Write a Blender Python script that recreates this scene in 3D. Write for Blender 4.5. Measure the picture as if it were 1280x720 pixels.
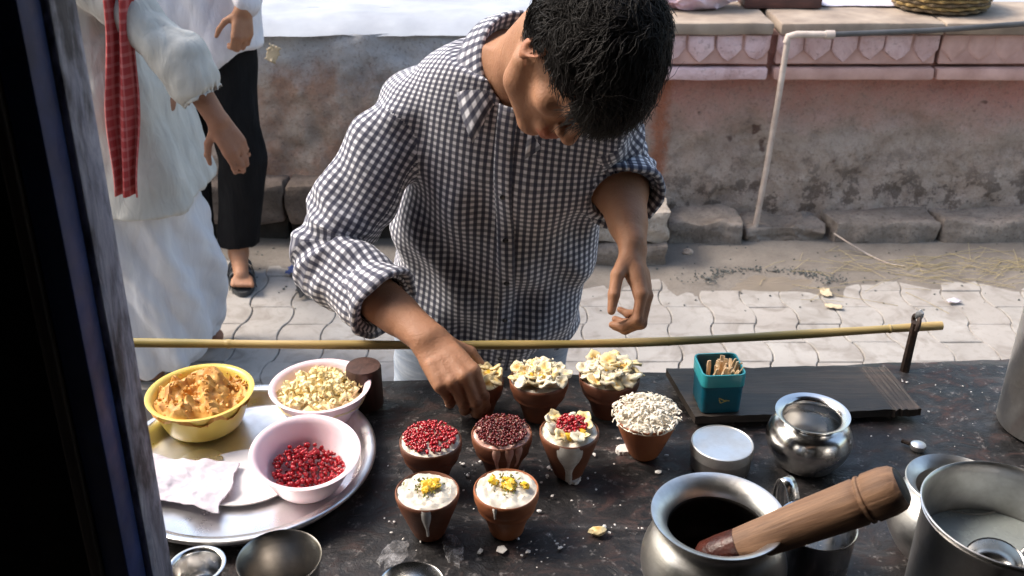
import bpy, bmesh, math, random
import numpy as np
from mathutils import Vector, Matrix, noise as mnoise

for o in list(bpy.data.objects):
    bpy.data.objects.remove(o, do_unlink=True)
SC = bpy.context.scene
COL = SC.collection
R = math.radians
random.seed(7)
NP = np.random.RandomState(11)

# ------------------------------------------------------------------ camera
CAM_Z, PITCH, LENS = 1.70, R(27.0), 35.0
cam_d = bpy.data.cameras.new('camera')
cam_d.lens = LENS
cam_d.sensor_width = 36.0
cam_d.clip_start = 0.02
cam_d.clip_end = 500
cam_d.dof.use_dof = True
cam_d.dof.focus_distance = 1.5
cam_d.dof.aperture_fstop = 10.0
cam = bpy.data.objects.new('camera', cam_d)
cam.location = (0, 0, CAM_Z)
cam.rotation_euler = (R(90) - PITCH, 0, 0)
COL.objects.link(cam)
SC.camera = cam

# ------------------------------------------------------------------ sky, sun, exposure
SUN_DIR = Vector((-0.78, 0.20, 0.95)).normalized()          # towards the sun
w = bpy.data.worlds.new('World')
SC.world = w
w.use_nodes = True
wn = w.node_tree.nodes
sky = wn.new('ShaderNodeTexSky')
sky.sky_type = 'NISHITA'
sky.sun_disc = False
sky.sun_elevation = math.asin(SUN_DIR.z)
sky.sun_rotation = math.atan2(SUN_DIR.x, SUN_DIR.y)
sky.air_density = 1.6
sky.dust_density = 4.0
sky.ozone_density = 1.0
w.node_tree.links.new(sky.outputs[0], wn['Background'].inputs[0])
wn['Background'].inputs[1].default_value = 0.15
sd = bpy.data.lights.new('sun', 'SUN')
sd.energy = 1.7
sd.angle = R(18.0)
sd.color = (1.0, 0.93, 0.84)
sun = bpy.data.objects.new('sun', sd)
sun.rotation_euler = (-SUN_DIR).to_track_quat('-Z', 'Y').to_euler()
sun.location = (-2, 3, 5)
COL.objects.link(sun)
SC.view_settings.view_transform = 'Standard'
SC.view_settings.look = 'None'
SC.view_settings.exposure = 1.3
SC.view_settings.gamma = 1.0

# ------------------------------------------------------------------ geometry helpers
FPX = 1280 * LENS / 36.0
_c, _s = math.cos(PITCH), math.sin(PITCH)

def P(px, py, z=None, y=None):
    """the point in the place seen at a photograph position, on height z or at distance y"""
    a, b = (px - 640) / FPX, -(py - 360) / FPX
    d = Vector((a, _c + b * _s, -_s + b * _c))
    t = (z - CAM_Z) / d.z if z is not None else y / d.y
    return Vector((0, 0, CAM_Z)) + d * t

def mesh(name, v, f, smooth=True, sharp=40):
    me = bpy.data.meshes.new(name)
    me.from_pydata([tuple(p) for p in v], [], [tuple(q) for q in f])
    me.update()
    if smooth:
        me.polygons.foreach_set('use_smooth', [True] * len(me.polygons))
        if sharp and sharp < 180:
            me.set_sharp_from_angle(angle=R(sharp))
    return me

def obj(name, me, m=None, parent=None, loc=None, rot=None):
    if isinstance(me, bmesh.types.BMesh):
        bm, me = me, bpy.data.meshes.new(name)
        bm.to_mesh(me)
        bm.free()
    o = bpy.data.objects.new(name, me)
    COL.objects.link(o)
    if m is not None:
        ms = m if isinstance(m, (list, tuple)) else [m]
        if len(me.materials) == 0:
            for k in ms:
                me.materials.append(k)
    if parent is not None:
        o.parent = parent
    if loc is not None:
        o.location = loc
    if rot is not None:
        o.rotation_euler = rot
    return o

def tag(o, label=None, cat=None, group=None, kind=None):
    if label: o['label'] = label
    if cat: o['category'] = cat
    if group: o['group'] = group
    if kind: o['kind'] = kind
    return o

def thing(name, label, cat, loc=(0, 0, 0), rz=0, group=None, kind=None, rot=None):
    o = bpy.data.objects.new(name, None)
    o.empty_display_size = 0.05
    COL.objects.link(o)
    o.location = loc
    o.rotation_euler = rot if rot else (0, 0, rz)
    return tag(o, label, cat, group, kind)

def lathe(prof, n=40, wob=0.0, seed=0, caps=True):
    """prof: (radius, z) from one end to the other"""
    v, f = [], []
    for i, (r, z) in enumerate(prof):
        for k in range(n):
            a = 2 * math.pi * k / n
            rr = r
            if wob:
                rr = r * (1 + wob * mnoise.noise(Vector((math.cos(a) * 1.3 + seed * 7.1, math.sin(a) * 1.3, z * 22))))
            v.append((rr * math.cos(a), rr * math.sin(a), z))
    for i in range(len(prof) - 1):
        for k in range(n):
            k2 = (k + 1) % n
            f.append((i * n + k, i * n + k2, (i + 1) * n + k2, (i + 1) * n + k))
    if caps:
        if prof[0][0] > 1e-6:
            f.append(tuple(range(n - 1, -1, -1)))
        if prof[-1][0] > 1e-6:
            f.append(tuple((len(prof) - 1) * n + k for k in range(n)))
    return v, f

def smooth_prof(pts, sub=4):
    """Catmull-Rom through the profile points"""
    out = []
    p = [pts[0]] + list(pts) + [pts[-1]]
    for i in range(1, len(p) - 2):
        for k in range(sub):
            t = k / sub
            q = []
            for c in range(len(p[0])):
                a, b, d, e = p[i - 1][c], p[i][c], p[i + 1][c], p[i + 2][c]
                q.append(0.5 * (2 * b + (d - a) * t + (2 * a - 5 * b + 4 * d - e) * t * t + (3 * b - a - 3 * d + e) * t ** 3))
            out.append(tuple(q))
    out.append(tuple(pts[-1]))
    return out

def tube(path, rad, n=10, cap=True):
    path = [Vector(p) for p in path]
    if not isinstance(rad, (list, tuple)):
        rad = [rad] * len(path)
    v, f = [], []
    up = None
    for i, p in enumerate(path):
        t = (path[min(i + 1, len(path) - 1)] - path[max(i - 1, 0)]).normalized()
        if up is None:
            up = t.orthogonal().normalized()
        up = (up - t * up.dot(t)).normalized()
        sd_ = t.cross(up)
        for k in range(n):
            a = 2 * math.pi * k / n
            v.append(p + (up * math.cos(a) + sd_ * math.sin(a)) * rad[i])
    for i in range(len(path) - 1):
        for k in range(n):
            k2 = (k + 1) % n
            f.append((i * n + k, i * n + k2, (i + 1) * n + k2, (i + 1) * n + k))
    if cap:
        f.append(tuple(range(n - 1, -1, -1)))
        f.append(tuple((len(path) - 1) * n + k for k in range(n)))
    return v, f

def box_bm(lo, hi, bevel=0.0, seg=2, bm=None):
    new = bm is None
    if new:
        bm = bmesh.new()
    g = bmesh.ops.create_cube(bm, size=1.0)
    for q in g['verts']:
        q.co = Vector([(lo[i] + hi[i]) / 2 + q.co[i] * (hi[i] - lo[i]) for i in range(3)])
    if bevel:
        bmesh.ops.bevel(bm, geom=list({e for q in g['verts'] for e in q.link_edges}), offset=bevel, segments=seg, affect='EDGES', profile=0.5)
    return bm

def box(name, lo, hi, m, parent=None, bevel=0.0, seg=2, rough=0.0, cuts=0, seed=0):
    bm = box_bm(lo, hi, bevel, seg)
    if cuts:
        bmesh.ops.subdivide_edges(bm, edges=[e for e in bm.edges if e.calc_length() > 0.03], cuts=cuts, use_grid_fill=True)
    if rough:
        for q in bm.verts:
            q.co += Vector(mnoise.noise_vector(q.co * 9 + Vector((seed * 3.3, 0, 0)))) * rough + Vector(mnoise.noise_vector(q.co * 31 + Vector((seed * 5.3, 0, 0)))) * rough * 0.35
    for fc in bm.faces:
        fc.smooth = True
    me = bpy.data.meshes.new(name)
    bm.to_mesh(me)
    bm.free()
    me.set_sharp_from_angle(angle=R(35))
    return obj(name, me, m, parent)

def grid_sheet(x0, x1, y0, y1, nx, ny, fn):
    v, f = [], []
    for j in range(ny + 1):
        for i in range(nx + 1):
            v.append(fn(x0 + (x1 - x0) * i / nx, y0 + (y1 - y0) * j / ny))
    for j in range(ny):
        for i in range(nx):
            a = j * (nx + 1) + i
            f.append((a, a + 1, a + nx + 2, a + nx + 1))
    return v, f

def fbm(x, y, z, o=3):
    return mnoise.fractal(Vector((x, y, z)), 0.9, 2.1, o, noise_basis='PERLIN_ORIGINAL')

ICO = {}
def ico(sub):
    if sub not in ICO:
        bm = bmesh.new()
        bmesh.ops.create_icosphere(bm, subdivisions=sub, radius=1.0)
        bm.verts.index_update()
        ICO[sub] = ([q.co.copy() for q in bm.verts], [tuple(q.index for q in fc.verts) for fc in bm.faces])
        bm.free()
    return ICO[sub]

def blob(sub, rad, rough=0.2, seed=0, flat=None):
    v0, f = ico(sub)
    out = []
    for q in v0:
        k = 1 + rough * mnoise.noise(q * 1.6 + Vector((seed * 4.7, seed * 1.9, 0))) + rough * 0.5 * mnoise.noise(q * 4 + Vector((seed * 2.7, 0, 3)))
        out.append(Vector((q.x * rad[0], q.y * rad[1], q.z * rad[2])) * k)
    return out, f

class Pile:
    """collects many small shapes into one mesh"""
    def __init__(self):
        self.v, self.f = [], []
    def add(self, v, f, M=None):
        n = len(self.v)
        self.v += [M @ Vector(q) if M is not None else q for q in v]
        self.f += [tuple(i + n for i in q) for q in f]
    def mesh(self, name, smooth=True, sharp=50):
        return mesh(name, self.v, self.f, smooth, sharp)

def TRS(loc, rot=(0, 0, 0), sc=1.0):
    from mathutils import Euler
    S = Matrix.Diagonal((sc, sc, sc, 1)) if not isinstance(sc, (tuple, list)) else Matrix.Diagonal((sc[0], sc[1], sc[2], 1))
    return Matrix.Translation(loc) @ Euler(rot).to_matrix().to_4x4() @ S

def rrot():
    return (random.uniform(0, 6.28), random.uniform(0, 6.28), random.uniform(0, 6.28))

# ------------------------------------------------------------------ materials
class NT:
    def __init__(self, name):
        self.m = bpy.data.materials.new(name)
        self.m.use_nodes = True
        self.t = self.m.node_tree
        self.b = self.t.nodes['Principled BSDF']
    def n(self, typ, **kw):
        q = self.t.nodes.new(typ)
        for k, val in kw.items():
            if k.startswith('i_'):
                key = k[2:]
                key = int(key) if key.isdigit() else key.replace('_', ' ')
                self.set(q.inputs[key], val)
            else:
                setattr(q, k, val)
        return q
    def set(self, sock, val):
        if isinstance(val, bpy.types.NodeSocket):
            self.t.links.new(val, sock)
        elif isinstance(val, (tuple, list)) and len(val) == 3 and sock.type == 'RGBA':
            sock.default_value = (*val, 1)
        else:
            sock.default_value = val
    def p(self, **kw):
        for k, val in kw.items():
            self.set(self.b.inputs[k.replace('_', ' ')], val)
    def coord(self, what='Object', scale=(1, 1, 1)):
        tc = self.n('ShaderNodeTexCoord')
        mp = self.n('ShaderNodeMapping')
        self.set(mp.inputs['Vector'], tc.outputs[what])
        mp.inputs['Scale'].default_value = scale
        return mp.outputs[0]
    def noise(self, vec, scale, detail=4, rough=0.55, dist=0.0):
        q = self.n('ShaderNodeTexNoise')
        self.set(q.inputs['Vector'], vec)
        q.inputs['Scale'].default_value = scale
        q.inputs['Detail'].default_value = detail
        q.inputs['Roughness'].default_value = rough
        q.inputs['Distortion'].default_value = dist
        return q.outputs['Fac']
    def ramp(self, fac, stops):
        q = self.n('ShaderNodeValToRGB')
        self.set(q.inputs[0], fac)
        cr = q.color_ramp
        while len(cr.elements) < len(stops):
            cr.elements.new(0.5)
        for e, (pos, c) in zip(cr.elements, stops):
            e.position = pos
            e.color = (*c, 1) if isinstance(c, (tuple, list)) else (c, c, c, 1)
        return q.outputs[0]
    def mix(self, fac, a, b, mode='MIX'):
        q = self.n('ShaderNodeMix', data_type='RGBA', blend_type=mode)
        self.set(q.inputs[0], fac)
        self.set(q.inputs[6], a)
        self.set(q.inputs[7], b)
        return q.outputs[2]
    def math(self, op, a, b=0.0, c=0.0):
        q = self.n('ShaderNodeMath', operation=op)
        self.set(q.inputs[0], a)
        self.set(q.inputs[1], b)
        self.set(q.inputs[2], c)
        return q.outputs[0]
    def bump(self, h, strength=0.3, dist=0.002, nrm=None):
        q = self.n('ShaderNodeBump')
        q.inputs['Strength'].default_value = strength
        q.inputs['Distance'].default_value = dist
        self.set(q.inputs['Height'], h)
        if nrm is not None:
            self.set(q.inputs['Normal'], nrm)
        return q.outputs[0]

def plain(name, c1, c2=None, rough=0.5, metal=0.0, scale=20, bump=0.0, bscale=None, spec=0.5, **kw):
    q = NT(name)
    co = q.coord()
    if c2 is None:
        c2 = tuple(x * 0.75 for x in c1)
    n1 = q.noise(co, scale, 5)
    q.p(Base_Color=q.ramp(n1, [(0.32, c2), (0.68, c1)]), Metallic=metal, Specular_IOR_Level=spec)
    n2 = q.noise(co, scale * 2.7, 3)
    q.p(Roughness=q.ramp(n2, [(0.3, max(0.03, rough - 0.1)), (0.7, min(1, rough + 0.1))]))
    if bump:
        q.p(Normal=q.bump(q.noise(co, bscale or scale * 4, 4), bump))
    q.p(**kw)
    return q.m

def steel(name, base=(0.62, 0.61, 0.60), rough=0.22, scratch=0.12, grime=0.35):
    q = NT(name)
    co = q.coord('Object', (1, 1, 9))
    n1 = q.noise(co, 24, 6, 0.7)
    n2 = q.noise(q.coord(), 14, 5, 0.6)
    n3 = q.noise(q.coord(), 160, 2, 0.5)
    g = q.ramp(n2, [(0.42, 0.0), (0.72, 1.0)])
    col = q.mix(q.math('MULTIPLY', g, grime), base, (0.22, 0.20, 0.18))
    q.p(Base_Color=col, Metallic=1.0)
    rr = q.math('ADD', q.math('MULTIPLY', g, 0.22), q.math('MULTIPLY_ADD', n1, 0.12, rough - 0.06))
    q.p(Roughness=rr)
    h = q.math('ADD', n1, q.math('MULTIPLY', n3, 0.5))
    q.p(Normal=q.bump(h, scratch, 0.0008))
    return q.m

M = {}
M['steel'] = steel('polished_steel', base=(.66, .65, .64), rough=0.17, scratch=.14)
M['steel_dull'] = steel('worn_steel', (0.62, 0.61, 0.60), 0.33, 0.35, 0.7)
M['alu'] = steel('dull_aluminium', (0.76, 0.75, 0.76), 0.28, 0.1, 0.3)
M['lid'] = steel('scratched_lid', (0.72, 0.71, 0.70), 0.42, 0.4, 0.5)
M['steel_old'] = steel('tarnished_steel', (0.34, 0.32, 0.30), 0.30, 0.3, 0.6)
M['dark_inside'] = plain('near_black_inside', (0.016, 0.013, 0.011), (0.005, 0.004, 0.004), 0.55, bump=0.8, bscale=90)  # near-black inner surface of the mortar pot
M['iron'] = plain('rusty_iron', (0.06, 0.035, 0.025), (0.02, 0.016, 0.015), 0.6, 0.4, 60, 0.5)
M['clay'] = None
def clay(name, c1, c2, wet):
    q = NT(name)
    co = q.coord()
    n1 = q.noise(co, 18, 5)
    zz = q.noise(q.coord('Object', (1, 1, 14)), 16, 4)
    col = q.ramp(n1, [(0.3, c2), (0.7, c1)])
    col = q.mix(q.math('MULTIPLY', zz, 0.35), col, (0.10, 0.035, 0.018))
    q.p(Base_Color=col, Roughness=wet)
    q.p(Normal=q.bump(q.math('ADD', zz, q.math('MULTIPLY', q.noise(co, 200, 2), 0.6)), 0.35, 0.0012))
    return q.m
M['clay'] = clay('orange_clay', (0.44, 0.155, 0.06), (0.29, 0.09, 0.036), 0.6)
M['clay_dark'] = clay('dark_brown_clay', (0.17, 0.06, 0.03), (0.09, 0.033, 0.02), 0.5)  # darkest of the clay browns
M['clay_mid'] = clay('brown_clay', (0.24, 0.082, 0.036), (0.12, 0.042, 0.022), 0.55)  # brown darkened to take in the shade on the cup fronts
M['cream'] = plain('thick_cream', (0.72, 0.67, 0.58), (0.60, 0.54, 0.45), 0.38, scale=45, bump=0.6, bscale=120, Subsurface_Weight=0.15, Subsurface_Radius=(0.01, 0.008, 0.005))
M['cream_pink'] = plain('pinkish_cream', (0.62, 0.42, 0.35), (0.42, 0.2, 0.17), 0.4, scale=50, bump=0.3, bscale=120)
M['pome'] = plain('pomegranate_red', (0.46, 0.008, 0.018), (0.22, 0.003, 0.008), 0.16, scale=160, Coat_Weight=0.3)
M['pome_dark'] = plain('dark_pomegranate', (0.16, 0.012, 0.012), (0.06, 0.005, 0.006), 0.2, scale=160)
M['mango'] = plain('yellow_fruit', (0.80, 0.54, 0.05), (0.72, 0.40, 0.025), 0.3, scale=70, bump=0.2)
M['nut_green'] = plain('pistachio', (0.28, 0.27, 0.06), (0.16, 0.17, 0.04), 0.6, scale=90)
def slice_mat(name, rim, mid, core):
    q = NT(name)
    co = q.coord()
    sp = q.n('ShaderNodeSeparateXYZ')
    q.set(sp.inputs[0], co)
    rr = q.math('SQRT', q.math('ADD', q.math('POWER', sp.outputs[0], 2.0), q.math('POWER', sp.outputs[1], 2.0)))
    rr = q.math('ADD', q.math('MULTIPLY', rr, 100.0), q.math('MULTIPLY_ADD', q.noise(co, 260, 3), .5, -.25))
    oi = q.n('ShaderNodeObjectInfo').outputs['Random']
    col = q.ramp(rr, [(.22, core), (.5, mid), (.85, rim)])
    col = q.mix(q.math('MULTIPLY', oi, .5), col, mid)
    q.p(Base_Color=col, Roughness=.42, Normal=q.bump(q.noise(co, 240, 4), .6, .0012))
    return q.m
M['slice'] = slice_mat('pale_fruit_slice', (0.72, 0.60, 0.36), (0.72, 0.54, 0.24), (0.66, 0.36, 0.07))
M['slice_grey'] = slice_mat('pale_cream_slice', (0.70, 0.65, 0.52), (0.66, 0.58, 0.42), (0.62, 0.48, 0.26))
M['shred'] = plain('white_shavings', (0.82, 0.77, 0.67), (0.70, 0.62, 0.50), 0.6, scale=60)
M['halwa'] = plain('orange_halwa', (0.66, 0.37, 0.10), (0.46, 0.20, 0.04), 0.5, scale=60, bump=0.5, bscale=130)
M['curd'] = plain('pale_curd_pieces', (0.86, 0.74, 0.46), (0.74, 0.58, 0.28), 0.5, scale=60, bump=0.5, bscale=120)
def plastic(name, c, trans=0.0, rough=0.3, ridge=0):
    q = NT(name)
    co = q.coord()
    n1 = q.noise(co, 12, 3)
    q.p(Base_Color=q.mix(q.math('MULTIPLY', n1, 0.25), c, tuple(x * 0.72 for x in c)), Roughness=q.math('MULTIPLY_ADD', q.noise(co, 40, 3), 0.25, rough - 0.1))
    q.p(Subsurface_Weight=0.5 if trans else 0.0, Subsurface_Radius=(0.02, 0.014, 0.012))
    return q.m
M['yellow_plastic'] = plastic('yellow_plastic', (0.66, 0.50, 0.11), 1)
M['pink_plastic'] = plastic('pink_plastic', (0.88, 0.70, 0.76), 1)
M['pale_plastic'] = plastic('pale_pink_plastic', (0.84, 0.66, 0.72), 1)
M['teal_plastic'] = plastic('teal_plastic', (0.004, 0.10, 0.155), 0, 0.3)
M['stick'] = plain('pale_stick_wood', (0.84, 0.64, 0.42), (0.72, 0.48, 0.26), 0.7, scale=90)
M['paper'] = plain('white_paper_cloth', (0.58, 0.55, 0.61), (0.46, 0.42, 0.48), 0.85, scale=40, bump=0.6, bscale=70)

def wood(name, c1, c2, axis=0, rough=0.55, scale=6.0, grain=0.5):
    q = NT(name)
    sc = [18.0, 18.0, 18.0]
    sc[axis] = 1.2
    co = q.coord('Object', tuple(sc))
    n1 = q.noise(co, scale, 6, 0.65, 0.6)
    n2 = q.noise(q.coord(), 9, 4)
    col = q.ramp(n1, [(0.3, c2), (0.7, c1)])
    col = q.mix(q.math('MULTIPLY', q.ramp(n2, [(0.45, 0.0), (0.75, 1.0)]), 0.55), col, tuple(x * 0.35 for x in c2))
    q.p(Base_Color=col, Roughness=q.math('MULTIPLY_ADD', n1, 0.3, rough - 0.15))
    q.p(Normal=q.bump(n1, grain, 0.002))
    return q.m
M['pestle'] = wood('worn_pestle_wood', (0.36, 0.205, 0.118), (0.13, 0.065, 0.038), 2, 0.66, 5.0, 0.9)
M['pestle_wet'] = plain('stained_pestle_tip', (0.11, 0.03, 0.02), (0.03, 0.01, 0.008), 0.35, scale=50, bump=0.6)
M['board'] = wood('blackened_board', (0.060, 0.046, 0.038), (0.012, 0.010, 0.009), 0, 0.55, 6.0, 0.8)
M['board_bare'] = wood('bare_board_end', (0.10, 0.07, 0.055), (0.03, 0.024, 0.02), 0, 0.6, 6.0, 0.8)
M['block_wood'] = wood('dark_red_block', (0.085, 0.04, 0.032), (0.03, 0.014, 0.012), 2, 0.55, 5.0, 0.4)
M['bamboo'] = None
q = NT('bamboo_cane')
co = q.coord('Object', (2, 30, 30))
n1 = q.noise(co, 3, 4)
n2 = q.noise(q.coord('Object', (3, 3, 3)), 1.2, 2)
col = q.ramp(n1, [(0.3, (0.36, 0.24, 0.09)), (0.7, (0.52, 0.39, 0.17))])
col = q.mix(q.ramp(n2, [(0.45, 0.0), (0.6, 0.8)]), col, (0.20, 0.17, 0.055))
q.p(Base_Color=col, Roughness=0.4)
M['bamboo'] = q.m
M['blue_paint'] = plain('old_blue_paint', (0.014, 0.040, 0.16), (0.007, 0.018, 0.07), 0.5, scale=14, bump=0.4, bscale=30)
q = NT('worn_lit_grey_wood')
co = q.coord('Object', (10, 10, 2))
n1 = q.noise(co, 5, 6, 0.7, 0.5)
n2 = q.noise(q.coord('Object', (3, 3, 1.2)), 6, 5, 0.65)
col = q.ramp(n1, [(0.32, (0.05, 0.055, 0.085)), (0.48, (0.26, 0.26, 0.34)), (0.72, (0.55, 0.53, 0.60))])  # worn wood; the pale greys also stand for outside light on this side
col = q.mix(q.ramp(n2, [(0.48, 0.0), (0.6, 0.9)]), col, (0.012, 0.013, 0.022))
q.p(Base_Color=col, Roughness=0.6, Normal=q.bump(n1, 0.7, 0.003))
M['worn_lit_edge'] = q.m
M['post_dark'] = plain('shade_black_timber', (0.007, 0.006, 0.006), (0.003, 0.003, 0.003), 0.8, scale=12, bump=0.4, spec=0.15)  # near-black colour carries the stall's shade on this face
M['post_brown'] = wood('brown_timber_strip', (0.075, 0.05, 0.035), (0.03, 0.02, 0.014), 2, 0.7)

# counter top: soot black stone with wet streaks and dried spills
q = NT('sooty_counter')
co = q.coord()
n1 = q.noise(co, 5, 7, 0.65, 0.8)
n2 = q.noise(q.coord('Object', (1, 1.6, 1)), 16, 6, 0.7, 1.2)
n3 = q.noise(co, 70, 4, 0.6)
n4 = q.noise(q.coord('Object', (0.8, 2.2, 1)), 3.0, 5, 0.6, 2.0)
n5 = q.noise(co, 2.2, 4, 0.6, 0.6)
n6 = q.noise(co, 190, 3, 0.6)
col = q.ramp(n1, [(0.3, (0.006, 0.0055, 0.006)), (0.5, (0.013, 0.012, 0.0125)), (0.64, (0.028, 0.025, 0.026)), (0.8, (0.050, 0.046, 0.047))])
red = q.math('MULTIPLY', q.ramp(n2, [(0.50, 0.0), (0.64, 0.7)]), q.ramp(n5, [(0.42, 0.15), (0.58, 1.0)]))
col = q.mix(red, col, (0.066, 0.034, 0.030))
col = q.mix(q.ramp(n4, [(0.54, 0.0), (0.68, 0.5)]), col, (0.085, 0.080, 0.082))
col = q.mix(q.ramp(n2, [(0.25, 0.85), (0.42, 0.0)]), col, (0.005, 0.0045, 0.005))
spk = q.math('MULTIPLY', q.ramp(n3, [(0.57, 0.0), (0.66, 1.0)]), q.ramp(n6, [(0.45, 0.0), (0.62, 1.0)]))
col = q.mix(q.math('MULTIPLY', spk, .4), col, (0.34, 0.31, 0.30))
q.p(Base_Color=col, Roughness=q.ramp(n2, [(0.35, 0.30), (0.65, 0.68)]), Specular_IOR_Level=0.32)
hh = q.math('ADD', q.math('MULTIPLY', n2, 1.0), q.math('ADD', q.math('MULTIPLY', n3, 0.45), q.math('MULTIPLY', n6, 0.2)))
q.p(Normal=q.bump(hh, 0.7, 0.004))
M['counter'] = q.m
q = NT('dried_milk')
co = q.coord()
n1 = q.noise(co, 55, 6, .7)
n2 = q.noise(co, 18, 3, .5)
q.p(Base_Color=(.42, .41, .42), Roughness=.35, Alpha=q.math('MULTIPLY', q.ramp(n1, [(.38, .0), (.66, .75)]), q.ramp(n2, [(.3, .35), (.6, 1.0)])))
M['milk'] = q.m
M['milk_white'] = plain('milk_drop', (0.72, 0.69, 0.66), (0.55, 0.52, 0.50), 0.3, scale=60)

# ------------------------------------------------------------------ setting materials
q = NT('pale_paver')
oi = q.n('ShaderNodeObjectInfo')
co = q.coord()
wco = q.n('ShaderNodeNewGeometry').outputs['Position']
n1 = q.noise(wco, 3.2, 5, 0.6)
n2 = q.noise(wco, 60, 5, 0.65)
n3 = q.noise(wco, 11, 5, 0.6, 0.8)
col = q.ramp(n1, [(0.3, (0.25, 0.232, 0.215)), (0.7, (0.36, 0.34, 0.32))])
col = q.mix(q.math('MULTIPLY', oi.outputs['Random'], 0.4), col, (0.29, 0.255, 0.23))
col = q.mix(q.ramp(n3, [(0.48, 0.0), (0.68, 0.7)]), col, (0.17, 0.145, 0.125))
col = q.mix(q.ramp(n2, [(0.55, 0.0), (0.75, 0.5)]), col, (0.22, 0.19, 0.165))
q.p(Base_Color=col, Roughness=0.85, Normal=q.bump(n2, 0.4, 0.003))
M['paver'] = q.m
M['joint'] = plain('joint_dirt', (0.20, 0.16, 0.13), (0.11, 0.085, 0.07), 0.95, scale=30, bump=0.6)
q = NT('trodden_dirt')
co = q.n('ShaderNodeNewGeometry').outputs['Position']
n1 = q.noise(co, 5, 6, 0.65, 0.5)
n2 = q.noise(co, 80, 5, 0.7)
col = q.ramp(n1, [(0.3, (0.115, 0.098, 0.084)), (0.7, (0.205, 0.177, 0.152))])
col = q.mix(q.ramp(n2, [(0.5, 0.0), (0.7, 0.6)]), col, (0.10, 0.085, 0.07))
q.p(Base_Color=col, Roughness=0.92, Normal=q.bump(n2, 0.6, 0.004))
M['dirt'] = q.m
M['puddle'] = plain('muddy_puddle', (0.20, 0.165, 0.13), (0.15, 0.125, 0.10), 0.45, scale=5)
M['gravel'] = plain('dark_gravel', (0.10, 0.105, 0.10), (0.035, 0.038, 0.036), 0.7, scale=40)
M['straw'] = plain('straw', (0.44, 0.36, 0.20), (0.32, 0.25, 0.13), 0.8, scale=40)

def plaster(name, left=False):
    q = NT(name)
    pos = q.n('ShaderNodeNewGeometry').outputs['Position']
    sep = q.n('ShaderNodeSeparateXYZ')
    q.set(sep.inputs[0], pos)
    n1 = q.noise(pos, 2.3, 6, 0.65)
    n2 = q.noise(pos, 10, 8, 0.75)
    n3 = q.noise(pos, 70, 6, 0.75)
    n4 = q.noise(pos, 4.4, 7, 0.7)
    n5 = q.noise(pos, 230, 3, 0.6)
    grey = q.ramp(n2, [(0.30, (0.27, 0.20, 0.165)), (0.5, (0.43, 0.34, 0.285)), (0.70, (0.52, 0.43, 0.375))])
    hz = q.math('ADD', sep.outputs['Z'], q.math('ADD', q.math('MULTIPLY_ADD', n1, 0.30, -0.15), q.math('MULTIPLY_ADD', n2, 0.24, -0.12)))
    if left:
        col = q.mix(q.ramp(n4, [(0.44, 0.0), (0.58, 0.8)]), grey, (0.40, 0.235, 0.17))
        col = q.mix(q.ramp(n1, [(0.52, 0.0), (0.64, 0.5)]), col, (0.20, 0.16, 0.14))
        col = q.mix(q.ramp(hz, [(0.60, 0.0), (0.74, 0.95)]), col, (0.50, 0.51, 0.54))
    else:
        col = q.mix(q.ramp(hz, [(0.40, 0.0), (0.62, 0.9)]), grey, (0.48, 0.215, 0.18))
        col = q.mix(q.ramp(n4, [(0.5, 0.0), (0.64, 0.4)]), col, (0.42, 0.31, 0.26))
        lo = q.ramp(q.math('ADD', sep.outputs['Z'], q.math('MULTIPLY_ADD', n1, .3, -.15)), [(0.16, 1.0), (0.40, 0.0)])
        dm = q.ramp(q.noise(pos, 13, 7, 0.72), [(0.50, 0.0), (0.56, 1.0)])
        col = q.mix(q.math('MULTIPLY', q.math('MULTIPLY', lo, dm), 0.7), col, (0.065, 0.045, 0.036))
        sp2 = q.ramp(q.noise(pos, 6.5, 3, 0.6), [(0.68, 0.0), (0.71, 0.8)])
        col = q.mix(sp2, col, (0.10, 0.05, 0.04))
        dx = q.math('ABSOLUTE', q.math('ADD', sep.outputs['X'], q.math('MULTIPLY_ADD', n2, 0.12, -0.66)))
        st = q.math('MULTIPLY', q.ramp(dx, [(0.012, 1.0), (0.05, 0.0)]), q.ramp(n4, [(0.3, 0.35), (0.55, 1.0)]))
        col = q.mix(q.math('MULTIPLY', st, 0.75), col, (0.34, 0.095, 0.035))
    col = q.mix(q.ramp(n3, [(0.52, 0.0), (0.68, 0.6)]), col, (0.15, 0.11, 0.095))
    col = q.mix(q.ramp(n5, [(0.58, 0.0), (0.70, 0.45)]), col, (0.56, 0.48, 0.42))
    q.p(Base_Color=col, Roughness=0.95, Specular_IOR_Level=.2)
    h = q.math('ADD', q.math('MULTIPLY', n2, 1.0), q.math('MULTIPLY', n3, 0.7))
    q.p(Normal=q.bump(h, 1.0, 0.022))
    return q.m
M['plaster_r'] = plaster('worn_pink_plaster')
M['plaster_l'] = plaster('stained_grey_plaster', True)
q = NT('lavender_pink_lime')
pos = q.n('ShaderNodeNewGeometry').outputs['Position']
oi = q.n('ShaderNodeObjectInfo').outputs['Random']
n1 = q.noise(pos, 9, 5, .65, .5)
n2 = q.noise(pos, 45, 5, .7)
col = q.ramp(n1, [(.3, (.40, .25, .24)), (.55, (.62, .45, .47)), (.75, (.72, .58, .60))])
col = q.mix(q.math('MULTIPLY', oi, .45), col, (.46, .30, .27))
col = q.mix(q.ramp(n2, [(.55, 0.0), (.72, .7)]), col, (.20, .13, .11))
q.p(Base_Color=col, Roughness=.92, Normal=q.bump(q.math('ADD', n1, q.math('MULTIPLY', n2, .6)), .9, .01))
M['petal'] = q.m
M['ledge_pink'] = plain('dusty_pink_lime', (0.52, 0.33, 0.29), (0.36, 0.21, 0.18), 0.9, scale=10, bump=0.6, bscale=60)
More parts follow.
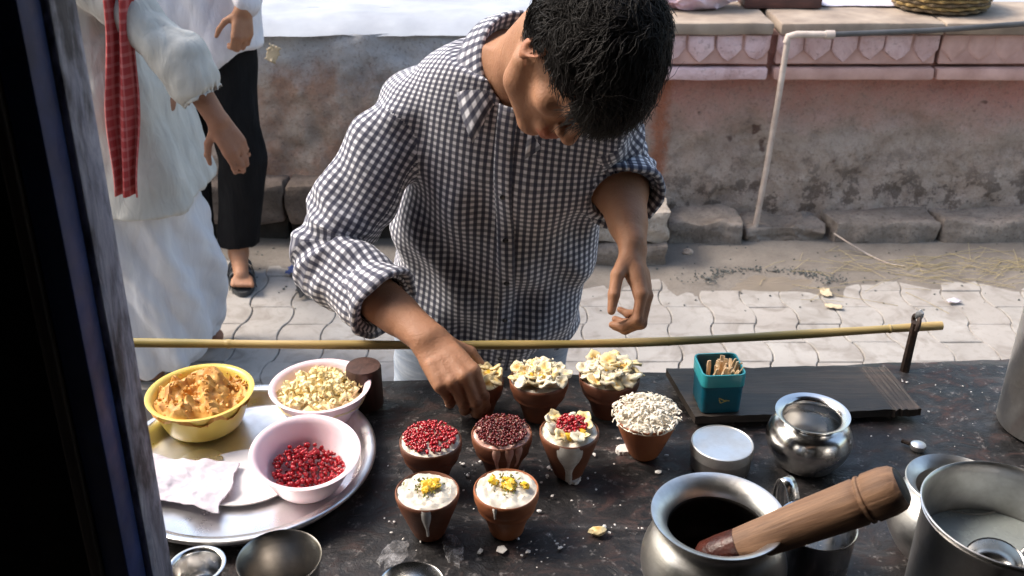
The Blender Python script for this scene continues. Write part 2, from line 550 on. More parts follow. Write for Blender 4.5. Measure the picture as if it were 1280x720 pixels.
M['coping'] = plain('beige_coping_stone', (0.32, 0.255, 0.20), (0.19, 0.145, 0.115), 0.9, scale=9, bump=0.6, bscale=50)
M['floor_white'] = plain('whitewashed_floor', (0.34, 0.36, 0.40), (0.24, 0.255, 0.29), 0.8, scale=4, bump=0.4, bscale=40)
def stone_mat(name, c1, c2, c3):
    q = NT(name)
    pos = q.n('ShaderNodeNewGeometry').outputs['Position']
    n1, n2, n3 = q.noise(pos, 7, 8, .72), q.noise(pos, 60, 6, .75), q.noise(pos, 2.5, 4)
    col = q.ramp(n1, [(.32, c2), (.62, c1)])
    col = q.mix(q.ramp(n3, [(.45, 0.0), (.65, .6)]), col, c2)
    col = q.mix(q.ramp(n2, [(.52, 0.0), (.66, .7)]), col, c3)
    q.p(Base_Color=col, Roughness=.95, Specular_IOR_Level=.2, Normal=q.bump(q.math('ADD', n1, q.math('MULTIPLY', n2, .7)), 1.0, .016))
    return q.m
M['stone'] = stone_mat('grey_kerb_stone', (0.34, 0.285, 0.245), (0.16, 0.13, 0.11), (0.09, 0.072, 0.06))
M['stone_brown'] = stone_mat('brown_ledge_stone', (0.21, 0.165, 0.14), (0.10, 0.078, 0.066), (0.05, 0.04, 0.034))
M['stone_dark'] = plain('dirty_dark_stone', (0.13, 0.105, 0.09), (0.05, 0.04, 0.034), 0.9, scale=9, bump=1.0, bscale=45)
M['stone_pale'] = stone_mat('pale_step_stone', (0.50, 0.44, 0.385), (0.30, 0.255, 0.215), (0.17, 0.14, 0.12))
M['recess'] = plain('shade_dark_recess', (0.035, 0.028, 0.024), (0.015, 0.012, 0.01), 0.9, scale=12, bump=0.8)  # shadow under the ledge put into the footing colour
M['pipe_white'] = plain('dirty_white_pipe', (0.50, 0.42, 0.37), (0.30, 0.235, 0.20), 0.6, scale=14)
M['pipe_grey'] = plain('grey_pipe', (0.075, 0.072, 0.072), (0.04, 0.038, 0.038), 0.45, scale=14)

# ------------------------------------------------------------------ ground and street
g = obj('ground', mesh('ground', [(-90, -90, -0.014), (90, -90, -0.014), (90, 90, -0.014), (-90, 90, -0.014)], [(0, 1, 2, 3)], False), M['joint'])
tag(g, 'dark earth ground under and around the lane', kind='structure')

PW, PL = 0.150, 0.255
def wave(y):
    k = math.sin(2 * math.pi * y / PL)
    return 0.014 * math.copysign(abs(k) ** 0.6, k) * (1 if abs(k) > 1e-6 else 0)

def paver_mesh(seed, ph=0.0):
    rnd = random.Random(seed)
    n = 20
    gap = 0.0015
    left, right = [], []
    for i in range(n + 1):
        y = -PL / 2 + gap + (PL - 2 * gap) * i / n
        left.append((-PW / 2 + gap + wave(y + ph) + rnd.uniform(-.001, .001), y))
        right.append((PW / 2 - gap + wave(y + ph) + rnd.uniform(-.001, .001), y))
    loop = right + left[::-1]
    m = len(loop)
    cx = sum(p[0] for p in loop) / m
    v = [(x, y, -0.02) for x, y in loop] + [(x, y, -0.0028) for x, y in loop]
    v += [(x - math.copysign(0.0025, x - wave(y + ph)), y * 0.984, 0.0) for x, y in loop]
    f = []
    for L in range(2):
        for i in range(m):
            j = (i + 1) % m
            f.append((L * m + i, L * m + j, (L + 1) * m + j, (L + 1) * m + i))
    f.append(tuple(2 * m + i for i in range(m)))
    return mesh('paver', v, f, False)
street = thing('pavement', 'pale interlocking zigzag pavers of the lane', None, (0, 0, 0), kind='structure')
pm = [[paver_mesh(s) for s in range(3)], [paver_mesh(s + 5, PL / 2) for s in range(3)]]
spots = []
for c in range(-26, 27):
    off = PL / 2 if c % 2 else 0
    for r in range(4, 17):
        x, y = c * PW + 0.03, r * PL + off
        if y < 0.9 or y > 3.78:
            continue
        d = Vector((x, y, -CAM_Z))
        depth = d.y * _c - d.z * _s
        px, py = 640 + FPX * x / depth, 360 + FPX * (-d.z * _c - d.y * _s) / depth
        vis = (-30 < px < 1310) and py < 500 and y < 3.62
        spots.append((not vis, abs(px - 640), x, y, c % 2))
spots.sort()
rest = Pile()
cnt = 0
for k, (hid, _, x, y, odd) in enumerate(spots):
    zz = random.uniform(-0.003, 0.002)
    ry = (random.gauss(0, 0.006), random.gauss(0, 0.006), random.gauss(0, 0.006))
    if not hid and cnt < 300:
        cnt += 1
        obj('paver', pm[odd][k % 3], M['paver'], street, (x, y, zz), ry)
    else:
        me = pm[odd][k % 3]
        rest.add([q.co for q in me.vertices], [tuple(p.vertices) for p in me.polygons], TRS((x, y, zz), ry))
o = obj('paving_rest', rest.mesh('paving_rest', False), M['paver'], street)
tag(o, kind='stuff')

# dirt that has washed over the pavers along the kerb
def dirt_h(x, y):
    e = 3.36 + 0.10 * fbm(x * 1.7, 0.0, 4.0) + 0.05 * fbm(x * 6, 0.5, 1.0) - (0.10 if 0.6 < x < 1.25 else 0.0)
    if x < 0.15:
        e += 0.16
    return 0.012 * max(-1.0, min(1.2, (y - e) / 0.12)) + 0.004 * fbm(x * 14, y * 14, 0.3)
v, f = grid_sheet(-4.2, 4.2, 3.0, 4.0, 220, 40, lambda x, y: (x, y, dirt_h(x, y)))
tag(obj('dirt_verge', mesh('dirt_verge', v, f), M['dirt']), 'strip of trodden dirt washed over pavers along kerb', kind='structure')

# puddle with a ring of dark gravel
pc = P(958, 352, z=0.012)
v = [(pc.x, pc.y, max(dirt_h(pc.x, pc.y), 0) + .004)]
n = 40
for k in range(n):
    a = 2 * math.pi * k / n
    r = 1 + 0.18 * mnoise.noise(Vector((math.cos(a) * 1.5, math.sin(a) * 1.5, 2)))
    xx, yy = pc.x + 0.185 * r * math.cos(a), pc.y + 0.06 * r * math.sin(a)
    v.append((xx, yy, max(dirt_h(xx, yy), -.002) - .001))
f = [(0, 1 + k, 1 + (k + 1) % n) for k in range(n)]
tag(obj('puddle', mesh('puddle', v, f, False), M['puddle']), 'small muddy puddle beside the kerb', kind='structure')
pile = Pile()
for k in range(330):
    a = random.uniform(-0.1, math.pi + 0.1)
    rr = 1.0 + abs(random.gauss(0, 0.3))
    x, y = pc.x + 0.2 * rr * math.cos(a) + random.gauss(0, .012), pc.y + 0.085 * rr * math.sin(a) + random.gauss(0, .008)
    s_ = random.uniform(0.002, 0.0055)
    v, f = blob(1, (s_, s_ * random.uniform(.6, 1), s_ * .7), 0.4, k)
    pile.add(v, f, TRS((x, y, 0.015), (0, 0, random.uniform(0, 6))))
for k in range(260):
    x, y = random.uniform(-2.2, 2.2), random.uniform(3.15, 3.7)
    s_ = random.uniform(0.002, 0.006)
    v, f = blob(1, (s_, s_ * random.uniform(.6, 1), s_ * .7), 0.4, k)
    pile.add(v, f, TRS((x, y, max(0.0, dirt_h(x, y)) + 0.001), (0, 0, random.uniform(0, 6))))
tag(obj('gravel', pile.mesh('gravel', True, 30), M['gravel']), 'dark loose gravel around the puddle and kerb', 'gravel', kind='stuff')
pile = Pile()
for k in range(150):
    x, y = random.gauss(1.75, 0.3), random.gauss(3.50, 0.06)
    if k > 128:
        x, y = random.uniform(1.0, 2.1), random.uniform(3.2, 3.55)
    L = random.uniform(0.03, 0.11)
    a = random.gauss(0, 0.5)
    z0 = max(0, dirt_h(x, y)) + random.uniform(0.002, 0.008)
    pts = [(x - L * math.cos(a), y - L * math.sin(a), z0), (x, y + random.gauss(0, .006), z0 + 0.004), (x + L * math.cos(a), y + L * math.sin(a), z0)]
    v, f = tube(pts, 0.0008, 4)
    pile.add(v, f)
tag(obj('straw', pile.mesh('straw'), M['straw']), 'dry straw scattered on the dirt by the kerb', 'straw', kind='stuff')

def scrap(name, px, py, size, m, label, cat, seed, z=0.006):
    p = P(px, py, z=z)
    v, f = grid_sheet(-1, 1, -1, 1, 10, 8, lambda x, y: (x * size[0] * (1 + .3 * mnoise.noise(Vector((y * 2, seed, 0)))), y * size[1] * (1 + .4 * mnoise.noise(Vector((x * 2, seed, 5)))), abs(size[2] * (fbm(x * 1.3, y * 1.3, seed) + 0.4)) + 0.002))
    me = mesh(name, v, f)
    o = obj(name, me, m, None, p, (0, 0, seed))
    md = o.modifiers.new('thickness', 'SOLIDIFY')
    md.thickness = 0.001
    return tag(o, label, cat)
M['scrap_pale'] = plain('faded_scrap', (0.58, 0.48, 0.33), (0.42, 0.33, 0.22), 0.8)
M['rag_black'] = plain('black_rag', (0.02, 0.02, 0.024), (0.008, 0.008, 0.01), 0.8)
scrap('paper_scrap', 1042, 384, (0.03, 0.012, 0.006), M['scrap_pale'], 'long yellowish paper scrap lying on pavers in front of puddle', 'litter', 2.8)
scrap('paper_scrap', 1192, 377, (0.026, 0.012, 0.006), M['paper'], 'small white paper scrap on pavers below the straw', 'litter', 0.2)
scrap('paper_scrap', 1032, 366, (0.028, 0.018, 0.006), M['scrap_pale'], 'crumpled pale scrap at the near rim of the puddle', 'litter', 1.5)
v, f = blob(2, (0.022, 0.017, 0.016), 0.5, 4)
tag(obj('stone_chip', mesh('stone_chip', v, f), plain('pink_stone', (0.5, 0.38, 0.30), None, 0.8), None, P(860, 315, z=0.02)), 'pinkish stone chip at the foot of broken kerb', 'stone')
scrap('rag', 382, 366, (0.045, 0.03, 0.03), M['rag_black'], 'crumpled black rag on pavers behind the bent elbow', 'rag', 5.0)
scrap('rag', 372, 342, (0.04, 0.028, 0.03), plain('blue_rag', (0.10, 0.13, 0.30), None, 0.8), 'small blue rag on pavers above the black rag', 'rag', 3.0)

# ------------------------------------------------------------------ plinth wall across the lane
WALL_Y = 3.90
ZT = 0.83
wall = thing('plinth_wall', 'low stained plaster plinth wall with pink petal frieze across the lane', 'wall', (0, WALL_Y, 0))
def wall_face(x0, x1, seed, batter=0.0):
    def fn(x, z):
        d = 0.030 * fbm(x * 1.6, z * 1.6, seed) + 0.018 * fbm(x * 7, z * 7, seed + 3, 5) + 0.008 * fbm(x * 21, z * 21, seed + 5, 3)
        d += 0.04 * math.exp(-max(0, z) / 0.12) * 0.6
        return (x, -d - batter * (ZT - z), z)
    return grid_sheet(x0, x1, -0.05, ZT - 0.005, int((x1 - x0) * 60), 52, fn)
v, f = wall_face(0.37, 4.3, 1.0)
obj('wall_face', mesh('wall_face', v, f), M['plaster_r'], wall)
v, f = wall_face(-4.3, 0.38, 6.0, 0.05)
obj('wall_face', mesh('wall_face', v, f), M['plaster_l'], wall)
# worn rounded top edge of the bare stretch and the floor behind
v, f = grid_sheet(-4.3, 0.38, 0, 1, 150, 10, lambda x, t: (x, -0.018 + 0.35 * t, ZT - 0.012 + 0.05 * math.sin(min(1, t * 2.2) * math.pi / 2) + 0.010 * fbm(x * 4, t * 2, 2.0)))
obj('worn_top', mesh('worn_top', v, f), M['floor_white'], wall)
box('platform_floor', (-4.3, 0.30, 0.3), (4.3, 3.2, ZT + 0.035), M['floor_white'], wall)
# coping slabs with petals
def coping_run(x0, x1, seed, faded=False):
    bm = box('coping_slab', (x0, -0.075, ZT + 0.005), (x1, 0.34, ZT + 0.05), M['coping'], wall, 0.008, 2, 0.005, 6, seed)
    band = box('frieze_band', (x0 + .004, -0.045, ZT - 0.115), (x1 - .004, 0.2, ZT + 0.003), M['ledge_pink'], wall, 0.004, 1, 0.003, 4, seed)
    n = max(1, round((x1 - x0) / 0.105))
    wd = (x1 - x0) / n
    for i in range(n):
        rnd = random.Random(seed * 31 + i)
        c = x0 + wd * (i + .5)
        h = wd / 2 * rnd.uniform(.92, .985)
        c += rnd.uniform(-.002, .002)
        dep = (0.014 if not faded else 0.006) * rnd.uniform(.5, 1.3)
        out = [(-h, 0.0), (-h, -0.055), (-h * .55, -0.078), (0, -0.100), (h * .55, -0.078), (h, -0.055), (h, 0.0)]
        out = [(x + rnd.uniform(-.003, .003), z + (rnd.uniform(-.006, .006) if z < -.01 else 0)) for x, z in out]
        m = len(out)
        vv = [(x, 0.0, z) for x, z in out] + [(x * .92, -dep * .7, z * .97) for x, z in out] + [(x * .62, -dep, z * .72 - .008) for x, z in out] + [(0, -dep * 1.05, -0.04)]
        ff = []
        for L in range(2):
            for k in range(m):
                j = (k + 1) % m
                ff.append((L * m + k, L * m + j, (L + 1) * m + j, (L + 1) * m + k))
        for k in range(m):
            ff.append((2 * m + k, 2 * m + (k + 1) % m, 3 * m))
        obj('petal', mesh('petal', vv, ff, True, 50), M['petal'] if not faded else M['ledge_pink'], wall, (c, -0.046, ZT - 0.002))
    box('ledge_moulding', (x0, -0.066, ZT - 0.175), (x1, 0.1, ZT - 0.128), M['petal'] if seed == 3 else M['ledge_pink'], wall, 0.010, 2, 0.005, 5, seed + 9)
def XW(px):
    return P(px, 50, y=WALL_Y - 0.07).x
coping_run(XW(790), XW(966), 3)
coping_run(XW(974), XW(1178), 4)
coping_run(XW(1180), 4.3, 5, True)

# kerb stones and ledge along the foot of the wall
kerb = thing('kerb', 'row of broken kerb stones at the foot of the plinth wall', None, (0, 0, 0), kind='structure')
def kstone(x0, x1, y0, y1, z1, m, seed, rough=0.012, z0=-0.02):
    o = box('kerb_stone', (x0, y0, z0), (x1, y1, z1), m, kerb, 0.014, 2, rough * 1.7, 9, seed)
    return o
def XG(px, py=300):
    return P(px, py, z=0.05).x
kstone(XG(836), XG(930), 3.70, 3.92, 0.105, M['stone'], 1)
kstone(XG(934), XG(1040), 3.73, 3.93, 0.075, M['stone'], 2, 0.02)
kstone(XG(1044), XG(1180), 3.72, 3.93, 0.10, M['stone'], 3)
kstone(XG(1182), XG(1330), 3.72, 3.93, 0.105, M['stone'], 4)
kstone(XG(1333), XG(1500), 3.72, 3.93, 0.10, M['stone'], 8)
kstone(0.12, 0.61, 3.50, 3.93, 0.10, M['stone'], 5, 0.014)
o = kstone(0.13, 0.60, 3.515, 3.94, 0.235, M['stone_pale'], 6, 0.018, 0.094)
for i, (a, b) in enumerate([(-2.6, -1.75), (-1.74, -0.92), (-0.91, -0.30), (-0.29, 0.115)]):
    o = box('ledge_stone', (a, 3.70, 0.105), (b, 3.95, 0.262), M['stone_brown'], kerb, 0.015, 2, 0.018, 8, 20 + i)
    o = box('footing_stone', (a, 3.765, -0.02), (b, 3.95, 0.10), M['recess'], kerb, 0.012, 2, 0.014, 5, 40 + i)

# ------------------------------------------------------------------ water pipe
ptop, pbot = P(985, 47, y=WALL_Y - 0.11), P(944, 282, y=3.76)
pipe = thing('water_pipe', 'thin water pipe running along the coping and slanting down the wall', 'pipe', pbot)
def rel(pts, base):
    return [Vector(p) - base for p in pts]
v, f = tube(rel([pbot + Vector((0, 0, -0.02)), pbot.lerp(ptop, .3) + Vector((.004, -.004, 0)), pbot.lerp(ptop, .7) + Vector((.003, -.004, 0)), ptop], pbot), 0.0115, 12)
obj('down_pipe', mesh('down_pipe', v, f), M['pipe_white'], pipe)
v, f = tube(rel([ptop + Vector((-.004, 0, -.02)), ptop + Vector((0, 0, .004)), ptop + Vector((.03, 0, .012)), ptop + Vector((.15, -0.005, .012))], pbot), 0.0135, 12)
obj('elbow_joint', mesh('elbow_joint', v, f), M['pipe_white'], pipe)
ps, pe = ptop + Vector((.15, -0.005, .012)), P(1290, 29, y=WALL_Y - 0.10)
v, f = tube(rel([ps, ps.lerp(pe, .5) + Vector((0, 0, -.006)), pe, pe + (pe - ps)], pbot), 0.0105, 10)
obj('rail_pipe', mesh('rail_pipe', v, f), M['pipe_grey'], pipe)
v, f = tube(rel([ps + Vector((-.012, 0, 0)), ps + Vector((.022, 0, 0))], pbot), 0.0165, 12)
obj('coupling', mesh('coupling', v, f), M['pipe_white'], pipe)

wp = [P(1043, 292, y=3.70), P(1060, 303, y=3.62), P(1085, 318, z=0.02), P(1110, 329, z=0.014), P(1130, 333, z=0.014)]
v, f = tube(smooth_prof([tuple(p) for p in wp], 5), 0.003, 6)
tag(obj('wire', mesh('wire', v, f), M['pipe_white']), 'thin pale wire hanging off the kerb onto the dirt', 'wire')

# ------------------------------------------------------------------ things on the platform
TOPZ = ZT + 0.052
M['cloth_pink'] = plain('pink_white_cloth', (0.66, 0.55, 0.62), (0.50, 0.30, 0.38), 0.85, scale=14, bump=0.8, bscale=30)
p = P(872, 16, z=TOPZ)
v0, f = ico(4)
v = []
for q_ in v0:
    k = 1 + 0.22 * fbm(q_.x * 2.2, q_.y * 2.2, q_.z * 2.2) + 0.10 * mnoise.noise(Vector((q_.x * 6, q_.y * 2, q_.z * 5)))
    v.append((q_.x * 0.20 * k, q_.y * 0.10 * k, max(0, 0.08 + q_.z * 0.09 * k)))
tag(obj('cloth_bundle', mesh('cloth_bundle', v, f), M['cloth_pink'], None, (p.x, p.y + 0.10, TOPZ + 0.001)), 'crumpled pink and white cloth bundle on the coping', 'cloth')
M['redwood'] = wood('dark_red_tray_wood', (0.12, 0.045, 0.035), (0.05, 0.02, 0.018), 0, 0.6)
p = P(978, 11, z=TOPZ)
tr = thing('wooden_tray', 'dark red wooden tray lying on the coping above the pipe joint', 'tray', (p.x, p.y + 0.1, TOPZ + 0.001))
box('tray_base', (-0.15, -0.1, 0), (0.15, 0.1, 0.015), M['redwood'], tr, 0.003)
for (a, b) in (((-0.155, -0.105, 0.002), (0.155, -0.09, 0.055)), ((-0.155, 0.09, 0.002), (0.155, 0.105, 0.055)), ((-0.155, -0.089, 0.003), (-0.14, 0.089, 0.055)), ((0.14, -0.089, 0.003), (0.155, 0.089, 0.055))):
    box('tray_side', a, b, M['redwood'], tr, 0.002)
p = P(1080, 9, z=TOPZ)
v, f = grid_sheet(-.17, .17, -.0, .2, 14, 8, lambda x, y: (x, y, 0.004 + 0.006 * abs(fbm(x * 8, y * 8, 1))))
o = obj('paper_sheet', mesh('paper_sheet', v, f), M['paper'], None, (p.x, p.y, TOPZ + 0.001))
o.modifiers.new('t', 'SOLIDIFY').thickness = 0.002
tag(o, 'flat white paper sheet on the coping beside the basket', 'paper')
# woven basket
p = P(1197, 22, z=TOPZ)
bk = thing('basket', 'dark woven cane basket standing on the coping', 'basket', (p.x, p.y + 0.19, TOPZ + 0.001))
M['cane'] = plain('dark_cane', (0.15, 0.10, 0.05), (0.05, 0.033, 0.018), 0.6, scale=40, bump=0.4)
M['cane_gold'] = plain('golden_cane', (0.30, 0.20, 0.07), (0.15, 0.09, 0.03), 0.5, scale=40, bump=0.4)
v, f = lathe([(0.005, 0.004), (0.15, 0.004), (0.178, 0.03), (0.19, 0.07), (0.196, 0.11), (0.188, 0.11), (0.18, 0.07), (0.165, 0.03), (0.14, 0.012), (0.005, 0.012)], 40)
obj('basket_wall', mesh('basket_wall', v, f), M['cane'], bk)
for k in range(7):
    z = 0.012 + k * 0.0145
    rr = 0.166 + 0.029 * min(1, (z / 0.09)) ** 0.7
    pts = []
    for i in range(73):
        a = 2 * math.pi * i / 72
        r2 = rr + 0.006 * math.cos(a * 18 + k * math.pi)
        pts.append((r2 * math.cos(a), r2 * math.sin(a), z + 0.002 * math.sin(a * 5 + k)))
    v, f = tube(pts, 0.0066, 6, False)
    obj('cane_ring', mesh('cane_ring', v, f), M['cane_gold'] if k % 2 else M['cane'], bk)
p = P(342, 66, y=WALL_Y - 0.04)
v, f = grid_sheet(-1, 1, -1, 1, 8, 10, lambda x, y: (x * .022 * (1 + .5 * mnoise.noise(Vector((y * 2.3, 1, 0)))), -0.012 * abs(fbm(x * 2, y * 2, 3)) - .004, y * .034 * (1 + .4 * mnoise.noise(Vector((x * 2.2, 7, 0))))))
o = obj('torn_paper', mesh('torn_paper', v, f), M['scrap_pale'], None, (p.x, p.y - 0.01, p.z), (0, R(25), 0))
o.modifiers.new('t', 'SOLIDIFY').thickness = 0.001
tag(o, 'torn pale paper stuck on the wall behind black trousers', 'litter')

# ------------------------------------------------------------------ stall post, with an added unseen roof and walls
stall = thing('stall_frame', 'dark stall post with peeling blue paint and worn edge coloured as lit', 'stall', (-0.45, 0.83, 0.76))
post = obj('post', box_bm((-0.16, -0.08, 0.0), (0.0465, 0.0, 1.75), 0.003, 2), M['post_dark'], stall, (0.0105, 0.02, 0.0), (0, R(1.5), 0))
XR = 0.0475
b1 = box('worn_lit_edge', (XR - 0.004, -0.046, 0.003), (XR + 0.006, 0.004, 1.74), M['worn_lit_edge'], post, 0.0025, 2, 0.0035, 0)
b2 = box('blue_facing', (XR - 0.025, -0.086, 0.003), (XR - 0.0005, -0.047, 1.74), M['blue_paint'], post, 0.002, 2)
b3 = box('brown_strip', (XR - 0.037, -0.092, 0.003), (XR - 0.0255, -0.05, 1.74), M['post_brown'], post, 0.002, 2)
M['soot'] = plain('light_blocking_boards', (0.02, 0.016, 0.014), (0.008, 0.007, 0.006), 0.9, scale=8)  # near-black boards for the added roof and walls
box('unseen_roof', (-1.3, -2.1, 1.76), (2.0, 0.40, 1.80), M['soot'], stall)  # unseen roof and walls, added to block light and keep the stall dark
box('unseen_back_wall', (-1.3, -2.15, -0.75), (2.0, -2.1, 1.76), M['soot'], stall)
box('unseen_side_wall', (-1.36, -2.1, -0.75), (-1.3, -0.05, 1.76), M['soot'], stall)
box('unseen_side_wall', (2.0, -2.1, -0.75), (2.06, -0.05, 1.76), M['soot'], stall)

# ------------------------------------------------------------------ counter
TZ = 0.76
ctr = thing('counter', 'soot black stone counter with dried milk spills', 'counter', (0, 1.505, TZ), R(3.9))
v, f = grid_sheet(-1.3, 1.5, -0.95, 0.0, 110, 42, lambda x, y: (x, y, 0.0035 * fbm(x * 5, y * 5, 0.2) + 0.0012 * fbm(x * 24, y * 24, 1.0) - 0.004))
# rough edge skirt
n0 = len(v)
bm = bmesh.new()
me = mesh('top', v, f)
bm.from_mesh(me)
bd = [e for e in bm.edges if e.is_boundary]
ex = bmesh.ops.extrude_edge_only(bm, edges=bd)
for q_ in ex['geom']:
    if isinstance(q_, bmesh.types.BMVert):
        q_.co.z = -0.045
        q_.co.y += 0.004 * mnoise.noise(q_.co * 12)
bmesh.ops.recalc_face_normals(bm, faces=bm.faces)
bm.to_mesh(me)
bm.free()
obj('stone_top', me, M['counter'], ctr)
box('front_board', (-1.27, -0.09, -0.74), (1.47, -0.05, -0.047), M['board'], ctr)
for x in (-1.2, 1.4):
    box('leg', (x - .04, -0.9, -0.755), (x + .04, -0.82, -0.047), M['board'], ctr)
def TP(px, py, dz=0.0):
    return P(px, py, z=TZ + dz)

# ------------------------------------------------------------------ steel tray and what lies on it
def place_rim(px, py, h, wpx):
    """a round thing of height h standing on the counter, its rim centred at px,py and wpx wide in the photograph: base point and rim radius"""
    c = P(px, py, z=TZ + h)
    dist = c.y * _c + (CAM_Z - c.z) * _s
    return Vector((c.x, c.y, TZ)), wpx * dist / FPX / 2

tb, tr_ = place_rim(306, 568, 0.03, 326)
tray = thing('steel_tray', 'large round steel tray holding the three plastic bowls', 'tray', tb)
pr = [(0.0, 0.004), (tr_ * .5, 0.004), (tr_ * .83, 0.0035), (tr_ * .87, 0.006), (tr_ * .905, 0.022), (tr_ * .92, 0.028), (tr_ * .985, 0.031), (tr_, 0.029), (tr_ * .999, 0.025), (tr_ * .985, 0.0265), (tr_ * .93, 0.024), (tr_ * .91, 0.016), (tr_ * .88, 0.001), (0, 0.001)]
v, f = lathe(pr, 96, caps=False)
obj('tray_dish', mesh('tray_dish', v, f, True, 60), M['alu'], tray)
TRZ = 0.0055

def bowl_profile(r, h, rb, lip=0.006, th=0.0025):
    out = [(0.0, 0.001), (rb * .9, 0.001), (rb, 0.004)]
    for t in (0.15, 0.3, 0.5, 0.7, 0.85, 0.97):
        out.append((rb + (r - lip - rb) * (t ** 0.62), h * t))
    out += [(r, h * .985), (r + .0005, h), (r - lip * .5, h + .001), (r - lip - th, h * .965)]
    for t in (0.85, 0.7, 0.5, 0.3, 0.15):
        out.append((rb - th + (r - lip - rb) * (t ** 0.62), h * t + th))
    out += [(rb * .85, th + .002), (0.0, th + .002)]
    return out

def bowl_on_tray(name, px, py, wpx, h, m, label, tilt=(0, 0, 0), rbk=0.55):
    c = P(px, py, z=TZ + TRZ + h)
    dist = c.y * _c + (CAM_Z - c.z) * _s
    r = wpx * dist / FPX / 2
    b = thing(name, label, 'bowl', (c.x, c.y, TZ + TRZ), rot=tilt)
    v, f = lathe(bowl_profile(r, h, r * rbk), 56, caps=False)
    obj('bowl_shell', mesh('bowl_shell', v, f, True, 60), m, b)
    return b, r

# yellow bowl of halwa
by, ry_ = bowl_on_tray('plastic_bowl', 250, 489, 132, 0.066, M['yellow_plastic'], 'yellow plastic bowl heaped with orange halwa crumbs', rbk=0.62)
def heap(r, z0, hgt, n=26, rough=0.006, fr=26, seed=0):
    v, f = [], []
    for j in range(n + 1):
        rr = r * j / n
        for k in range(48):
            a = 2 * math.pi * k / 48
            x, y = rr * math.cos(a), rr * math.sin(a)
            z = z0 + hgt * (1 - (j / n) ** 2) + rough * fbm(x * fr + seed, y * fr, seed, 4) * (1.4 if j < n else .5)
            v.append((x, y, z))
    for j in range(n):
        for k in range(48):
            k2 = (k + 1) % 48
            f.append((j * 48 + k, (j + 1) * 48 + k, (j + 1) * 48 + k2, j * 48 + k2))
    return v, f
v, f = heap(ry_ * .93, 0.052, 0.020, rough=0.019, fr=30)
hw = obj('halwa_heap', mesh('halwa_heap', v, f), M['halwa'], by)
pile = Pile()
for k in range(170):
    rr, a = ry_ * .86 * math.sqrt(random.random()), random.uniform(0, 6.28)
    x, y = rr * math.cos(a), rr * math.sin(a)
    z = 0.052 + 0.020 * (1 - (rr / ry_ / .93) ** 2) + 0.016 * fbm(x * 34, y * 34, 0, 4) * 1.4
    s_ = random.uniform(0.0012, 0.0036)
    v, f = blob(1, (s_ * random.uniform(1, 2.2), s_, s_ * .8), 0.5, k)
    pile.add(v, f, TRS((x, y, z + .001), rrot()))
tag(obj('halwa_crumbs', pile.mesh('halwa_crumbs', True, 60), plain('amber_halwa', (0.70, 0.41, 0.12), (0.50, 0.23, 0.05), 0.5, scale=120), by), kind='stuff')

# pale bowl of curd pieces
bw, rw_ = bowl_on_tray('plastic_bowl', 400, 481, 126, 0.058, M['pale_plastic'], 'pale pink plastic bowl full of cream coloured pieces', rbk=0.6)
v, f = heap(rw_ * .88, 0.036, 0.016, rough=0.008)
obj('curd_heap', mesh('curd_heap', v, f), M['curd'], bw)
piece = []
for k in range(6):
    v, f = blob(2, (0.0068, 0.0056, 0.0046), 0.9, k + 3)
    piece.append(mesh('curd_piece', v, f))
for k in range(130):
    rr, a = rw_ * .80 * math.sqrt(random.random()), random.uniform(0, 6.28)
    z = 0.040 + 0.017 * (1 - (rr / rw_ / .88) ** 2) + random.uniform(0, 0.006)
    o = obj('curd_piece', piece[k % 6], M['curd'], bw, (rr * math.cos(a), rr * math.sin(a), z), rrot())
    s_ = random.uniform(.7, 1.25)
    o.scale = (s_, s_, s_)

# pink bowl of pomegranate
bp, rp_ = bowl_on_tray('plastic_bowl', 380, 562, 136, 0.066, M['pink_plastic'], 'pink plastic bowl with loose red pomegranate seeds', (R(7), R(3), 0), 0.5)
bp.location.z += 0.004
seed_mesh = []
def seeds(n, rmax, zf, s0, s1, sub=1):
    p_ = Pile()
    for k in range(n):
        rr, a = rmax * math.sqrt(random.random()), random.uniform(0, 6.28)
        s_ = random.uniform(s0, s1)
        v, f = blob(sub, (s_ * 1.35, s_, s_ * .9), 0.25, k % 17)
        x, y = rr * math.cos(a), rr * math.sin(a)
        p_.add(v, f, TRS((x, y, zf(x, y)), rrot()))
    return p_
pile = Pile()
for k in range(460):
    rr, a = 0.051 * math.sqrt(random.random()), random.uniform(0, 6.28)
    x, y = rr * math.cos(a) + 0.002, rr * math.sin(a) * 0.9 + 0.002
    lay = random.random()
    z = 0.012 + 0.046 * max(0, 1 - (math.hypot(x + .008, y - .010) / 0.050)) * lay + 0.9 * max(0, math.hypot(x, y) - 0.032)
    s_ = random.uniform(0.0026, 0.0040)
    v, f = blob(1, (s_ * 1.3, s_, s_ * .9), 0.25, k % 17)
    pile.add(v, f, TRS((x, y, z), rrot()))
tag(obj('pomegranate_seeds', pile.mesh('pomegranate_seeds', True, 80), M['pome'], bp), kind='stuff')

# paper napkin, thin plate and small lid on the tray
pc2 = TP(330, 596, 0.012)
pl = thing('white_plate', 'thin white plate lying flat on the tray under the napkin', 'plate', (pc2.x - 0.03, pc2.y, TZ + TRZ))
v, f = lathe([(0, .001), (.06, .001), (.076, .005), (.079, .0065), (.078, .008), (.074, .007), (.06, .0035), (0, .0035)], 48, caps=False)
obj('plate_dish', mesh('plate_dish', v, f), plain('white_melamine', (.62, .60, .61), (.55, .53, .54), .35), pl)
pl.scale = (1.0, .86, 1)
pc3 = TP(250, 575, 0.016)
ld = thing('steel_saucer', 'small steel saucer on the tray half hidden under the napkin', 'saucer', (pc3.x, pc3.y, TZ + TRZ))
v, f = lathe([(0, .008), (.03, .008), (.034, .007), (.0355, .001), (.034, .001), (.032, .006), (0, .0065)], 40, caps=False)
obj('saucer_dish', mesh('saucer_dish', v, f), M['alu'], ld)
